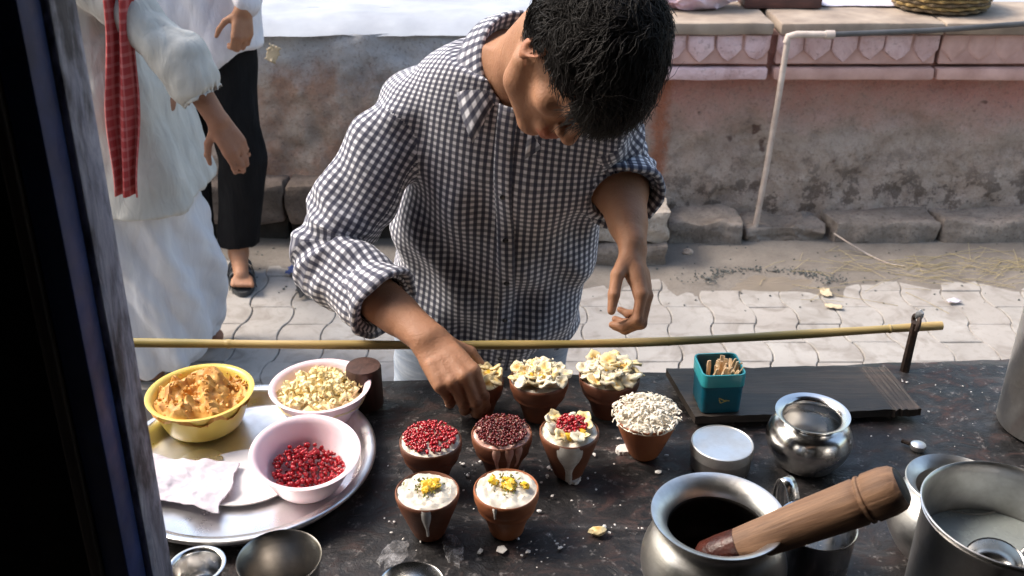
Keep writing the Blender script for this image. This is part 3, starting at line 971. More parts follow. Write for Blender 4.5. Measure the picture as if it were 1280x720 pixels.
nq = [TP(160, 566, .018), TP(300, 580, .018), TP(274, 642, .018), TP(160, 614, .018)]
nc = (nq[0] + nq[1] + nq[2] + nq[3]) / 4
def napkin(x, y):
    u, w_ = x * .5 + .5, .5 - y * .5
    w2 = w_ + .06 * math.sin(u * 9) * (w_ - .5)
    u2 = u + .08 * mnoise.noise(Vector((w_ * 3, 2, 0)))
    p_ = nq[0].lerp(nq[1], u2).lerp(nq[3].lerp(nq[2], u2), w2) - nc
    rdg = lambda t: abs(((t * .5) % 1.0) * 2 - 1) ** 1.3
    z = .0105 + .0055 * rdg(u * 3.1 + w_ * 1.7 + .6 * fbm(u * 2, w_ * 2, 1)) + .004 * rdg(u * 1.4 - w_ * 3.6 + .5 * fbm(u * 3, w_ * 3, 4)) + .0022 * fbm(u * 9, w_ * 9, 6)
    return (p_.x, p_.y, max(.0095, z))
v, f = grid_sheet(-1, 1, -1, 1, 70, 50, napkin)
o = obj('napkin', mesh('napkin', v, f, True, 60), M['paper'], None, (nc.x, nc.y, TZ + TRZ))
o.modifiers.new('t', 'SOLIDIFY').thickness = 0.0012
tag(o, 'crumpled white paper napkin on the tray beside the post', 'napkin')

# dark wooden weight behind the tray
wb, wr = place_rim(454, 457, 0.075, 44)
wk = thing('wooden_block', 'short dark round wooden block standing behind the tray', 'block', wb)
v, f = lathe([(0, 0), (wr * 1.0, 0), (wr * 1.03, 0.004), (wr * 1.0, 0.04), (wr * 1.0, .071), (wr * .95, .075), (0, .0755)], 28, 0.02, 3, False)
obj('block_body', mesh('block_body', v, f), M['block_wood'], wk)
# ------------------------------------------------------------------ clay cups
CUP_H = 0.074
def cup(px, py, wpx, m, label, h=CUP_H, rz=0, seed=0, collar=True, fill='cream', kcream=1.0):
    b, r = place_rim(px, py, h, wpx)
    t = thing('clay_cup', label, 'cup', b, rz, 'clay cups of sweet cream on the counter')
    if collar:
        prof = [(0.0, 0.0), (r * .50, 0.0), (r * .54, 0.004), (r * .60, h * .22), (r * .72, h * .42), (r * .86, h * .55), (r * .90, h * .60), (r * .885, h * .64), (r * .93, h * .69), (r * .985, h * .80), (r, h * .93), (r * .995, h * .985), (r * .965, h), (r * .935, h * .98), (r * .90, h * .88), (r * .80, h * .6), (0.0, h * .55)]
    else:
        prof = [(0.0, 0.0), (r * .46, 0.0), (r * .52, 0.004), (r * .60, h * .18), (r * .74, h * .42), (r * .88, h * .66), (r * .95, h * .80), (r * 1.0, h * .92), (r * 1.0, h * .985), (r * .965, h), (r * .935, h * .98), (r * .90, h * .88), (r * .80, h * .6), (0.0, h * .55)]
    v, f = lathe(prof, 44, 0.03, seed, False)
    obj('cup_wall', mesh('cup_wall', v, f, True, 55), m, t)
    if fill:
        v, f = heap(r * .955 * kcream, h * .965, 0.005, 18, 0.0038, 70, seed)
        obj('cream_fill', mesh('cream_fill', v, f), M[fill], t)
    return t, r

def drip(t, r, h, ang, wid, drop, m):
    pts = []
    v, f = [], []
    for i in range(9):
        u = i / 8
        z = h * .99 - drop * u
        k = z / h
        rr = r * (0.60 + 0.42 * max(0, k - .2) / .75) if k < .95 else r * 1.0
        rr = r * np.interp(k, [0, .2, .42, .6, .8, .93, 1.0], [.52, .60, .74, .90, .985, 1.0, .98])
        ww = wid * (1 - .55 * u) * (1 + .25 * math.sin(u * 7))
        for kx in (-1, -.5, 0, .5, 1):
            a = ang + kx * ww / r
            bulge = 0.0022 * (1 - kx * kx) + 0.0003
            v.append(((rr + bulge) * math.cos(a), (rr + bulge) * math.sin(a), z))
    for i in range(8):
        for kx in range(4):
            a = i * 5 + kx
            f.append((a, a + 5, a + 6, a + 1))
    obj('drip', mesh('drip', v, f), m, t)

slice_me, slice2_me = [], []
for k in range(4):
    v, f = lathe([(0, 0), (.0095, 0), (.0108, .0010), (.0110, .0024), (.0096, .0038), (.006, .0034), (.003, .0026), (0, .0024)], 20, .0, k + 2, False)
    v = [(x * (1 + .42 * mnoise.noise(Vector((x * 150 + k * 5, y * 150, 0)))), y * (1 + .42 * mnoise.noise(Vector((y * 150, x * 150 + k * 3, 4)))), z + .0032 * mnoise.noise(Vector((x * 140, y * 140, k * 2.0))) + .0012 * mnoise.noise(Vector((x * 400, y * 400, k)))) for x, y, z in v]
    slice_me.append(mesh('fruit_slice', v, f, True, 60))
    slice2_me.append(mesh('cream_slice', v, f, True, 60))
chunk_me = []
for k in range(4):
    v, f = blob(2, (.0078, .0062, .0045), .6, 20 + k)
    chunk_me.append(mesh('fruit_chunk', v, f))
def scatter_slices(t, r, h, n, ring, ml, tilt=0.5, sc=1.0, z0=0.006, names=('fruit_slice', 'cream_slice')):
    for k in range(n):
        a = 2 * math.pi * k / n + random.uniform(-.2, .2)
        rr = ring * r * random.uniform(.9, 1.08)
        i = random.randrange(len(ml))
        nm, mm = names[i % 2], ml[i]
        o = obj(nm, (slice_me if i % 2 == 0 else slice2_me)[k % 4].copy() if False else (slice_me if i % 2 == 0 else slice2_me)[k % 4], None, t, (rr * math.cos(a), rr * math.sin(a), h + z0 + random.uniform(-.001, .003)))
        o.rotation_euler = (random.gauss(0, .2) + tilt * math.sin(a) * -1, random.gauss(0, .2) + tilt * math.cos(a), random.uniform(0, 6))
        s_ = sc * random.uniform(.85, 1.15)
        o.scale = (s_, s_, s_)
for k in range(4):
    slice_me[k].materials.append(M['slice'])
    slice2_me[k].materials.append(M['slice_grey'])
ML = [M['slice'], M['slice_grey']]
def chunks(t, pts, h, m, sc=1.0):
    for k, (x, y) in enumerate(pts):
        o = obj('fruit_chunk', chunk_me[k % 4] if m is M['mango'] else chunk_me[k % 4], None, t, (x, y, h + .006 + random.uniform(0, .002)), (random.uniform(-.4, .4), random.uniform(-.4, .4), random.uniform(0, 6)))
        s_ = sc * random.uniform(.8, 1.2)
        o.scale = (s_, s_, s_)
for k in range(4):
    chunk_me[k].materials.append(M['mango'])
def nut_bits(t, r, h, n, m, cx=0, cy=0, sp=.6):
    p_ = Pile()
    for k in range(n):
        x, y = cx + random.gauss(0, r * sp * .45), cy + random.gauss(0, r * sp * .45)
        if math.hypot(x, y) > r * .85:
            continue
        s_ = random.uniform(.0007, .0019)
        v, f = blob(1, (s_ * 2, s_, s_ * .7), .4, k)
        p_.add(v, f, TRS((x, y, h + .0045 + .003 * (1 - (math.hypot(x, y) / r) ** 2)), rrot()))
    tag(obj('nut_bits', p_.mesh('nut_bits'), m, t), kind='stuff')

H = CUP_H
# front pair, cream with yellow fruit
t, r = cup(534, 613, 80, M['clay_mid'], 'brown clay cup of white cream with yellow fruit, lower left of the pair', seed=1, collar=False)
chunks(t, [(random.gauss(0, .0075), random.gauss(.003, .0085)) for _ in range(15)], H - .001, M['mango'], .78)
nut_bits(t, r, H, 46, M['nut_green'])
drip(t, r, H, R(-88), 0.006, H * .75, M['milk_white'])
t, r = cup(633, 610, 82, M['clay'], 'orange clay cup of cream with yellow fruit and thick collar rim', seed=2)
chunks(t, [(random.gauss(.002, .009), random.gauss(.002, .0085)) for _ in range(16)], H - .001, M['mango'], .78)
nut_bits(t, r, H, 60, M['nut_green'])
drip(t, r, H, R(-110), 0.003, H * .25, M['milk_white'])
# pomegranate cups
t, r = cup(538, 549, 78, M['clay_dark'], 'dark clay cup of cream covered with bright red pomegranate seeds', seed=3)
zf = lambda x, y: H + .004 + random.uniform(0, .006) * (1 - (math.hypot(x, y) / .045) ** 2)
ps_ = seeds(340, r * .86, zf, .0021, .0031)
tag(obj('pomegranate_seeds', ps_.mesh('pomegranate_seeds', True, 80), M['pome'], t), kind='stuff')
t, r = cup(627, 540, 76, M['clay_mid'], 'clay cup of dark crushed pomegranate topping just below the fingertips', seed=4, fill='cream_pink')
ps_ = seeds(360, r * .88, zf, .0019, .0029)
tag(obj('pomegranate_seeds', ps_.mesh('pomegranate_seeds', True, 80), M['pome_dark'], t), kind='stuff')
for an in (-100, -75, -55):
    drip(t, r, H, R(an), 0.006, H * .55, M['cream_pink'])
t, r = cup(712, 538, 74, M['clay_mid'], 'clay cup with pomegranate ringed by pale slices and cream running down', seed=5, collar=False, h=.078)
H6 = .078
scatter_slices(t, r, H6, 9, .70, ML, -.35, 1.0)
for k, (x, y) in enumerate([(-.002, -.024), (.018, -.014)]):
    o = obj('fruit_chunk', chunk_me[k], None, t, (x, y, H6 + .007), (.2, .2, k))
ps_ = seeds(150, r * .52, lambda x, y: H6 + .008 + random.uniform(0, .008) * (1 - (math.hypot(x, y) / .03) ** 2), .0022, .0032)
tag(obj('pomegranate_seeds', ps_.mesh('pomegranate_seeds', True, 80), M['pome'], t, (.003, .003, 0)), kind='stuff')
drip(t, r, H6, R(-92), 0.018, H6 * .97, M['milk_white'])
# shavings cup
t, r = cup(808, 520, 76, M['clay'], 'orange clay cup heaped with white coconut shavings', seed=6, collar=False, h=.07, kcream=1.0)
pile = Pile()
for k in range(420):
    a = random.uniform(0, 6.28)
    rr = r * 1.12 * math.sqrt(random.random())
    x, y = rr * math.cos(a), rr * math.sin(a)
    z = .072 + .020 * max(0, 1 - (rr / r / 1.15) ** 2) + random.uniform(-.002, .003)
    L, wd = random.uniform(.006, .013), random.uniform(.0009, .0021)
    b = random.uniform(0, 6.28)
    cur = random.uniform(.1, .5)
    vv, ff = [], []
    for i in range(5):
        u = i / 4 - .5
        vv += [(u * L, -wd, cur * L * (1 - 4 * u * u)), (u * L, wd, cur * L * (1 - 4 * u * u) + .0004), (u * L, 0, cur * L * (1 - 4 * u * u) + .0011)]
    for i in range(4):
        q0 = i * 3
        ff += [(q0, q0 + 3, q0 + 5, q0 + 2), (q0 + 2, q0 + 5, q0 + 4, q0 + 1), (q0 + 1, q0 + 4, q0 + 3, q0)]
    pile.add(vv, ff, TRS((x, y, z), (random.gauss(0, .5), random.gauss(0, .5), b)))
tag(obj('shavings', pile.mesh('shavings', True, 60), M['shred'], t), kind='stuff')
v, f = heap(r * 1.02, .066, .022, 14, .004, 60, 4)
obj('cream_mound', mesh('cream_mound', v, f), M['shred'], t)
# back row
t, r = cup(601, 474, 58, M['clay_mid'], 'small clay cup with yellow slices right beside the reaching hand', seed=7, h=.066)
scatter_slices(t, r, .066, 10, .76, [M['slice']], .4, 1.05)
scatter_slices(t, r, .066, 5, .42, [M['slice']], .2, 1.0, .009)
scatter_slices(t, r, .066, 3, .2, [M['slice']], .1, 1.0, .010)
chunks(t, [(.006, -.012), (.013, .004)], .068, M['mango'], .8)
t, r = cup(674, 472, 74, M['clay_mid'], 'clay cup topped with pale slices in the middle of the back row', seed=8)
scatter_slices(t, r, H, 13, .82, ML, .45, 1.1)
scatter_slices(t, r, H, 9, .50, ML, .25, 1.1, .010)
scatter_slices(t, r, H, 4, .2, ML, .2, 1.05, .015)
chunks(t, [(-.012, .012), (-.016, -.014), (.004, -.02)], H + .006, M['mango'], .8)
nut_bits(t, r, H + .010, 110, M['shred'], sp=1.0)
nut_bits(t, r, H + .006, 60, M['slice_grey'], sp=1.1)
t, r = cup(762, 468, 76, M['clay_dark'], 'dark clay cup piled high with yellow slices under the cane', seed=9)
scatter_slices(t, r, H, 13, .86, ML, .5, 1.15)
scatter_slices(t, r, H, 10, .55, ML, .35, 1.15, .012)
scatter_slices(t, r, H, 3, .15, [M['slice']], .3, 1.1, .020)
chunks(t, [(-.008, -.014), (.012, .0)], H + .012, M['mango'], .8)
nut_bits(t, r, H + .014, 110, M['shred'], sp=1.0)
nut_bits(t, r, H + .008, 60, M['slice_grey'], sp=1.1)

# ------------------------------------------------------------------ board, teal cup, metal vessels
bc = [TP(832, 470, .004), TP(1106, 468, .004), TP(1150, 521, .004), TP(868, 531, .004)]
bd0 = (bc[0] + bc[1] + bc[2] + bc[3]) / 4
bd0.z = TZ
brd = thing('wooden_board', 'blackened wooden board lying on the counter under the teal container', 'board', bd0)
def plank(name, quad, z0, z1, m, seed):
    v, f = [], []
    nx, ny = 26, 8
    for (zz, top) in ((z1, 1), (z0, 0)):
        for j in range(ny + 1):
            for i in range(nx + 1):
                u, w_ = i / nx, j / ny
                p_ = quad[0].lerp(quad[1], u).lerp(quad[3].lerp(quad[2], u), w_)
                e = 0.0022 * fbm(u * 14, w_ * 2, seed) if top else 0
                ey = (0.003 * fbm(u * 6, 3.0, seed)) if j in (0, ny) else 0
                v.append((p_.x - bd0.x, p_.y - bd0.y + ey, zz + e))
    N = (nx + 1) * (ny + 1)
    for j in range(ny):
        for i in range(nx):
            a = j * (nx + 1) + i
            f.append((a, a + nx + 1, a + nx + 2, a + 1))
            f.append((N + a, N + a + 1, N + a + nx + 2, N + a + nx + 1))
    rim = [i for i in range(nx + 1)] + [j * (nx + 1) + nx for j in range(1, ny + 1)] + [ny * (nx + 1) + i for i in range(nx - 1, -1, -1)] + [j * (nx + 1) for j in range(ny - 1, 0, -1)]
    for k in range(len(rim)):
        a, b = rim[k], rim[(k + 1) % len(rim)]
        f.append((a, b, N + b, N + a))
    me = mesh(name, v, f, True, 40)
    bm = bmesh.new(); bm.from_mesh(me); bmesh.ops.recalc_face_normals(bm, faces=bm.faces); bm.to_mesh(me); bm.free()
    return obj(name, me, m, brd)
cut0, cut1 = bc[0].lerp(bc[1], .87), bc[3].lerp(bc[2], .87)
plank('board_plank', [bc[0], cut0, cut1, bc[3]], 0.006, 0.020, M['board'], 1)
plank('bare_end', [cut0 + Vector((.0006, 0, 0)), bc[1], bc[2], cut1 + Vector((.0006, 0, 0))], 0.006, 0.0195, M['board_bare'], 3)
for s_ in (.15, .85):
    a, b = bc[0].lerp(bc[1], s_), bc[3].lerp(bc[2], s_)
    m_ = (a + b) / 2 - bd0
    box('cleat', (m_.x - .012, m_.y - .03, -0.002), (m_.x + .012, m_.y + .03, .0062), M['board'], brd)

# teal square container with wooden sticks
tc_ = P(899, 455, z=TZ + .020 + .072)
tcup = thing('stick_holder', 'teal square plastic container holding pale wooden spoons', 'container', (tc_.x, tc_.y - 0.004, TZ + .0215), R(4))
HH = .072
def sq_ring(hw, z, rad, n=5):
    pts = []
    for cx, cy, a0 in ((1, 1, 0), (-1, 1, 90), (-1, -1, 180), (1, -1, 270)):
        for k in range(n):
            a = R(a0 + 90 * k / (n - 1))
            pts.append((cx * (hw - rad) + rad * math.cos(a), cy * (hw - rad) + rad * math.sin(a), z))
    return pts
def sq_loft(rings):
    v, f = [], []
    n = len(rings[0])
    for r_ in rings:
        v += r_
    for i in range(len(rings) - 1):
        for k in range(n):
            k2 = (k + 1) % n
            f.append((i * n + k, i * n + k2, (i + 1) * n + k2, (i + 1) * n + k))
    f.append(tuple(range(n - 1, -1, -1)))
    f.append(tuple((len(rings) - 1) * n + k for k in range(n)))
    return v, f
hw = .0345
v, f = sq_loft([sq_ring(hw * .93, 0, .008), sq_ring(hw * .95, .002, .009), sq_ring(hw * .985, HH * .6, .010), sq_ring(hw, HH * .64, .010), sq_ring(hw * 1.02, HH * .66, .010), sq_ring(hw * 1.02, HH, .011), sq_ring(hw * .95, HH, .009), sq_ring(hw * .92, HH * .6, .008), sq_ring(hw * .88, HH * .35, .008)])
obj('container_shell', mesh('container_shell', v, f, True, 50), M['teal_plastic'], tcup)
M['teal_light'] = plastic('light_teal_plastic', (0.03, 0.30, 0.34), 1, 0.3)
v, f = sq_loft([sq_ring(hw * 1.035, HH * .70, .011), sq_ring(hw * 1.04, HH * .99, .0112), sq_ring(hw * 1.03, HH * 1.012, .011), sq_ring(hw * .96, HH * 1.012, .009), sq_ring(hw * .945, HH * .97, .009)])
f = f[:-2]
obj('rim_band', mesh('rim_band', v, f, True, 50), M['teal_light'], tcup)
stk = []
for k in range(3):
    v, f = [], []
    L, wd, th = .052, .0042, .0009
    for i in range(7):
        u = i / 6
        ww = wd * (.55 + .45 * abs(math.cos(u * 3.14))) if k else wd * (1 - .25 * u)
        if i in (0, 6): ww *= .6
        v += [(-ww, -th, u * L), (ww, -th, u * L), (ww, th, u * L), (-ww, th, u * L)]
    for i in range(6):
        for j in range(4):
            f.append((i * 4 + j, i * 4 + (j + 1) % 4, i * 4 + 4 + (j + 1) % 4, i * 4 + 4 + j))
    f += [(3, 2, 1, 0), (24, 25, 26, 27)]
    stk.append(mesh('wooden_spoon', v, f, False))
for k in range(30):
    x, y = random.uniform(-.021, .021), random.uniform(-.024, .010)
    obj('wooden_spoon', stk[k % 3], M['stick'], tcup, (x, y, HH * .36), (random.gauss(.1, .16), x * 6 + random.gauss(0, .14), random.uniform(0, 3)))
# yellow print on the container front
M['print_y'] = plain('faded_yellow_print', (.5, .42, .12), None, .5)
pile = Pile()
for (x, z, a, l) in ((0, .026, .5, .007), (.003, .022, -.4, .006), (-.004, .023, 1.2, .004), (.008, .024, .2, .004)):
    pile.add([(-l, 0, -.0008), (l, 0, -.0008), (l, 0, .0008), (-l, 0, .0008)], [(0, 1, 2, 3)], TRS((x, -hw * .985, z), (0, a, 0)))
obj('print_mark', pile.mesh('print_mark', False), M['print_y'], tcup)

# round tin with lid
rb, rr_ = place_rim(903, 553, .042, 78)
tin = thing('round_tin', 'low round steel tin with a flat pale lid', 'tin', rb)
v, f = lathe([(0, 0), (rr_ * .94, 0), (rr_ * .96, .003), (rr_ * .96, .03), (rr_ * .9, .032), (0, .032)], 48, caps=False)
obj('tin_body', mesh('tin_body', v, f), M['steel_dull'], tin)
v, f = lathe([(rr_ * .97, .026), (rr_ * 1.0, .0255), (rr_ * 1.0, .039), (rr_ * .985, .0418), (rr_ * .95, .0425), (rr_ * .93, .0415), (0, .0420)], 56, caps=False)
obj('tin_lid', mesh('tin_lid', v, f, True, 40), M['lid'], tin)

def vessel(name, label, cat, px, py, h, wpx, prof, m, n=64, rz=0):
    """prof in units of rim radius / height"""
    b, r_ = place_rim(px, py, h, wpx)
    t_ = thing(name, label, cat, b, rz)
    return t_, r_, b
# small lota
h = .088
t, r, b = vessel('steel_pot', 'small rounded steel water pot with wide collar rim beside the tin', 'pot', 1016, 516, h, 92, None, None)
pf = smooth_prof([(r * .05, 0), (r * .72, 0.0), (r * .86, .006), (r * 1.08, h * .30), (r * 1.16, h * .52), (r * 1.04, h * .76), (r * .84, h * .87), (r * .80, h * .91)], 5) + [(r * .84, h * .945), (r * .95, h * .985), (r * 1.0, h), (r * .995, h * 1.006), (r * .93, h * .995), (r * .80, h * .95), (r * .755, h * .91)] + smooth_prof([(r * .78, h * .86), (r * 1.0, h * .74), (r * 1.12, h * .5), (r * .9, h * .15), (r * .05, h * .06)], 4)
v, f = lathe(pf, 64, caps=False)
obj('pot_body', mesh('pot_body', v, f, True, 60), M['steel'], t)
# big mortar pot
h = .135
t, r, b = vessel('mortar_pot', 'large steel pot with flared lip and dark inside used as mortar', 'pot', 898, 643, h, 168, None, None)
MB, MR, MH = b, r, h
pf = smooth_prof([(r * .05, 0), (r * .62, 0.0), (r * .75, .006), (r * 1.02, h * .25), (r * 1.10, h * .48), (r * 1.0, h * .70), (r * .86, h * .82), (r * .835, h * .87)], 5) + [(r * .87, h * .92), (r * .96, h * .975), (r * 1.0, h * .995), (r * .995, h * 1.01), (r * .96, h * 1.008), (r * .84, h * .965), (r * .76, h * .90), (r * .735, h * .84)]
v, f = lathe(pf, 72, caps=False)
obj('pot_body', mesh('pot_body', v, f, True, 60), M['steel_dull'], t)
pf = smooth_prof([(r * .734, h * .845), (r * .74, h * .80), (r * .88, h * .66), (r * .95, h * .48), (r * .85, h * .3), (r * .4, h * .26), (r * .02, h * .27)], 4)
v, f = lathe(pf, 56, 0.02, 2, caps=False)
obj('pot_inside', mesh('pot_inside', v, f), M['dark_inside'], t)
# pestle
pa = Vector((MB.x - .018, MB.y - .012, TZ + .072))
pe_ = P(1128, 607, y=MB.y - .052)
ax = (pe_ - pa)
L = ax.length
pes = thing('wooden_pestle', 'turned wooden pestle with dark end resting in the mortar pot', 'pestle', pa, rot=ax.to_track_quat('Z', 'Y').to_euler())
rp = .0255
prof = [(.0215 * u, 0.0) for u in (0,)] + [(.017, .001), (.0215, .008), (.0225, .03), (.0222, .055)]
v, f = lathe(prof + [(0, .055)], 32, .06, 3, False)
obj('stained_tip', mesh('stained_tip', v, f), M['pestle_wet'], pes)
prof = [(0, .0555), (.0222, .0555), (.0235, .09), (.0255, L * .5), (.0275, L * .76), (.0278, L * .80), (.0262, L * .806), (.0262, L * .813), (.0285, L * .82), (.0287, L * .832), (.0268, L * .838), (.0268, L * .845), (.029, L * .853), (.0288, L * .93), (.0265, L * .975), (.0225, L * .995)]
v, f = lathe(prof + [(0, L * .995)], 40, .02, 5, False)
obj('pestle_shaft', mesh('pestle_shaft', v, f, True, 50), M['pestle'], pes)
v, f = lathe([(0, 0), (.0215, 0), (.018, .003), (.008, .0045), (0, .0048)], 28, .05, 2, False)
obj('dark_end', mesh('dark_end', v, f), plain('near_black_end', (.022, .015, .012), (.008, .006, .005), .6, bump=.6), pes, (0, 0, L * .9955))  # near-black cap closing the pestle end

# mug with strap handle
h = .085
t, r, b = vessel('steel_mug', 'steel mug with flat strap handle behind the pestle', 'mug', 1022, 655, h, 98, None, None)
v, f = lathe([(0, 0), (r * .86, 0), (r * .9, .003), (r * .97, h * .95), (r * 1.0, h * .99), (r * .99, h * 1.005), (r * .955, h * .99), (r * .87, .006), (0, .005)], 56, caps=False)
obj('mug_body', mesh('mug_body', v, f, True, 50), M['steel'], t)
ha = R(112)
hv, hf = [], []
hp = [(r * .97, h * .93), (r * 1.2, h * 1.20), (r * 1.5, h * 1.22), (r * 1.62, h * .85), (r * 1.4, h * .4), (r * .95, h * .2)]
hp = smooth_prof(hp, 5)
for (rr, zz) in hp:
    for s_ in (-.009, .009):
        hv.append((rr, s_, zz))
for i in range(len(hp) - 1):
    hf.append((i * 2, i * 2 + 1, i * 2 + 3, i * 2 + 2))
o = obj('strap_handle', mesh('strap_handle', hv, hf), M['steel'], t, (0, 0, 0), (0, 0, ha))
o.modifiers.new('t', 'SOLIDIFY').thickness = .0018

# rounded lota half hidden by the big can
h = .115
t, r, b = vessel('steel_pot', 'round bellied steel pot half hidden behind the milk can', 'pot', 1196, 604, h, 122, None, None)
pf = smooth_prof([(r * .05, 0), (r * .7, 0.0), (r * .9, .006), (r * 1.16, h * .30), (r * 1.24, h * .5), (r * 1.08, h * .74), (r * .84, h * .86), (r * .80, h * .9)], 5) + [(r * .86, h * .95), (r * .97, h * .99), (r * 1.0, h), (r * .98, h * 1.01), (r * .84, h * .96), (r * .76, h * .9), (r * .9, h * .74), (r * 1.1, h * .4), (r * .3, h * .2), (0, h * .2)]
v, f = lathe(pf, 64, caps=False)
obj('pot_body', mesh('pot_body', v, f, True, 60), M['steel_dull'], t)
# milk can
h = .185
t, r, b = vessel('milk_can', 'big open steel can with milk and a ladle in it', 'can', 1262, 640, h, 210, None, None)
MC, MCR = b, r
v, f = lathe([(0, 0), (r * .93, 0), (r * .95, .004), (r * .955, h * .93), (r * .985, h * .95), (r * .985, h * .965), (r * .965, h * .97), (r * .99, h * .985), (r * 1.0, h), (r * .985, h * 1.004), (r * .955, h * .99), (r * .945, h * .9), (r * .93, .006), (0, .006)], 80, caps=False)
obj('can_body', mesh('can_body', v, f, True, 50), M['steel_dull'], t)
v, f = heap(r * .93, h * .62, .001, 10, .001, 30, 2)
obj('milk', mesh('milk', v, f), plain('watery_milk', (.34, .37, .36), (.27, .30, .30), .25, scale=20), t)
v, f = tube(smooth_prof([(r * -.50, -r * .86, h * .80), (r * -.46, -r * 1.02, h * .80), (r * -.2, -r * 1.16, h * .79), (r * .06, -r * 1.14, h * .80), (r * .1, -r * .97, h * .80)], 5), .006, 8)
obj('black_handle', mesh('black_handle', v, f), plain('black_bakelite', (.012, .012, .014), None, .3), t)
ldl = thing('ladle', 'small steel ladle resting in the milk can', 'ladle', (MC.x - .012, MC.y - .018, TZ + h * .60))
v, f = lathe([(0, 0), (.018, .002), (.028, .010), (.032, .020), (.0325, .022), (.0305, .021), (.026, .011), (.016, .0045), (0, .003)], 32, caps=False)
obj('ladle_bowl', mesh('ladle_bowl', v, f), M['steel'], ldl, None, (R(14), R(-12), 0))
v, f = tube(smooth_prof([(.028, .004, .020), (.045, .006, .045), (.075, .012, .11)], 5), .0035, 8)
obj('ladle_handle', mesh('ladle_handle', v, f), M['steel'], ldl)
# tall canister at the right edge
h = .235
cb = TP(1300, 532)
t = thing('steel_canister', 'tall steel canister cut by the right edge of the picture', 'canister', (cb.x + .012, cb.y, TZ))
r = .078
v, f = lathe([(0, 0), (r * .96, 0), (r, .004), (r * 1.0, h * .94), (r * 1.05, h * .965), (r * 1.07, h * .99), (r * 1.06, h), (r * 1.02, h * .99), (r * .97, h * .94), (r * .96, .006), (0, .006)], 64, caps=False)
obj('canister_body', mesh('canister_body', v, f, True, 50), M['steel_dull'], t)
v, f = lathe([(0, 0), (r * .94, 0), (r * .94, .002), (0, .004)], 40, caps=False)
obj('canister_flour', mesh('canister_flour', v, f), M['shred'], t, (0, 0, h * .8))

# vessels along the bottom edge
h = .045
t, r, b = vessel('steel_bowl', 'small steel bowl at the foot of the post below the tray', 'bowl', 246, 706, h, 70, None, None)
v, f = lathe(bowl_profile(r, h, r * .6, .004, .0015), 48, caps=False)
obj('bowl_shell', mesh('bowl_shell', v, f, True, 60), M['steel'], t)
v, f = blob(2, (.013, .011, .008), .3, 3)
obj('white_lump', mesh('white_lump', v, f), M['milk_white'], t, (.006, -.004, .014))
h = .09
t, r, b = vessel('steel_tumbler', 'empty steel tumbler below the tray', 'tumbler', 349, 697, h, 106, None, None)
v, f = lathe([(0, 0), (r * .72, 0), (r * .75, .003), (r * .96, h * .96), (r * 1.0, h * .99), (r * .99, h * 1.006), (r * .955, h * .99), (r * .72, .008), (0, .006)], 56, caps=False)
obj('tumbler_body', mesh('tumbler_body', v, f, True, 50), M['steel_old'], t)
h = .06
t, r, b = vessel('steel_tumbler', 'steel tumbler rim just showing at the bottom edge under the cups', 'tumbler', 514, 731, h, 84, None, None)
v, f = lathe([(0, 0), (r * .72, 0), (r * .75, .003), (r * .96, h * .96), (r * 1.0, h * .99), (r * .99, h * 1.006), (r * .955, h * .99), (r * .72, .008), (0, .006)], 56, caps=False)
obj('tumbler_body', mesh('tumbler_body', v, f, True, 50), M['steel'], t)
kp = TP(1148, 556, .006)
t = thing('metal_knob', 'small shiny metal knob lying on the counter', 'knob', (kp.x, kp.y, TZ - .001))
v, f = lathe([(0, 0), (.011, 0), (.0125, .003), (.0115, .008), (.007, .011), (0, .012)], 24, caps=False)
obj('knob_cap', mesh('knob_cap', v, f), M['lid'], t)
v, f = tube([(0, 0, .004), (-.02, .016, .004)], .004, 8)
obj('knob_stem', mesh('knob_stem', v, f), M['iron'], t)

# spills and crumbs on the counter
def spill(px, py, sx, sy, rz, seed, m, th=.0012, elong=0):
    c = TP(px, py)
    n = 36
    v = [(0, 0, th * 1.1)]
    for rg, zz in ((.6, th), (.92, th * .7), (1.0, -.003)):
        for k in range(n):
            a = 2 * math.pi * k / n
            q_ = rg * (1 + .30 * mnoise.noise(Vector((math.cos(a) * 1.4 + seed, math.sin(a) * 1.4, seed * 2.0))) + .22 * mnoise.noise(Vector((math.cos(a) * 4 + seed, math.sin(a) * 4, seed))))
            v.append((sx * q_ * math.cos(a), sy * q_ * math.sin(a), zz))
    f = [(0, 1 + k, 1 + (k + 1) % n) for k in range(n)]
    for L in range(2):
        for k in range(n):
            j = (k + 1) % n
            f.append((1 + L * n + k, 1 + (L + 1) * n + k, 1 + (L + 1) * n + j, 1 + L * n + j))
    return v, f, c, rz
def spill_obj(label, *a, **k):
    v, f, c, rz = spill(*a, **k)
    o = obj('milk_spill', mesh('milk_spill', v, f), a[6], None, (c.x, c.y, TZ + .0005), (0, 0, rz))
    tag(o, label, 'spill')
spill_obj('smeared milk streak under the left front cup', 566, 686, .014, .034, R(14), 3.0, M['milk'], th=.0004)
spill_obj('white milk drop at the foot of the dripping cup', 716, 598, .013, .012, 0, 5.0, M['milk_white'])
spill_obj('dried milk smear near the bottom edge beside the tumbler', 492, 692, .02, .03, R(-20), 9.0, M['milk'], th=.0003)
spill_obj('pale blob of curd spilled beside the coconut cup', 781, 562, .016, .012, R(20), 7.0, M['milk_white'], th=.004)
v, f = blob(2, (.0125, .009, .006), .5, 12)
p = TP(746, 663, .004)
tag(obj('fruit_scrap', mesh('fruit_scrap', v, f), M['slice'], None, (p.x, p.y, TZ + .003)), 'pale fruit scrap dropped on the counter beside the mortar pot', 'food scrap')
pile = Pile()
spots2 = [(600, 690, .006), (627, 688, .009), (640, 660, .004), (700, 685, .005), (823, 590, .006), (766, 505, .008), (560, 508, .007), (690, 620, .003), (660, 690, .004)]
cups_px = [(534, 660), (633, 660), (540, 585), (627, 580), (712, 600), (808, 560), (700, 690), (780, 640)]
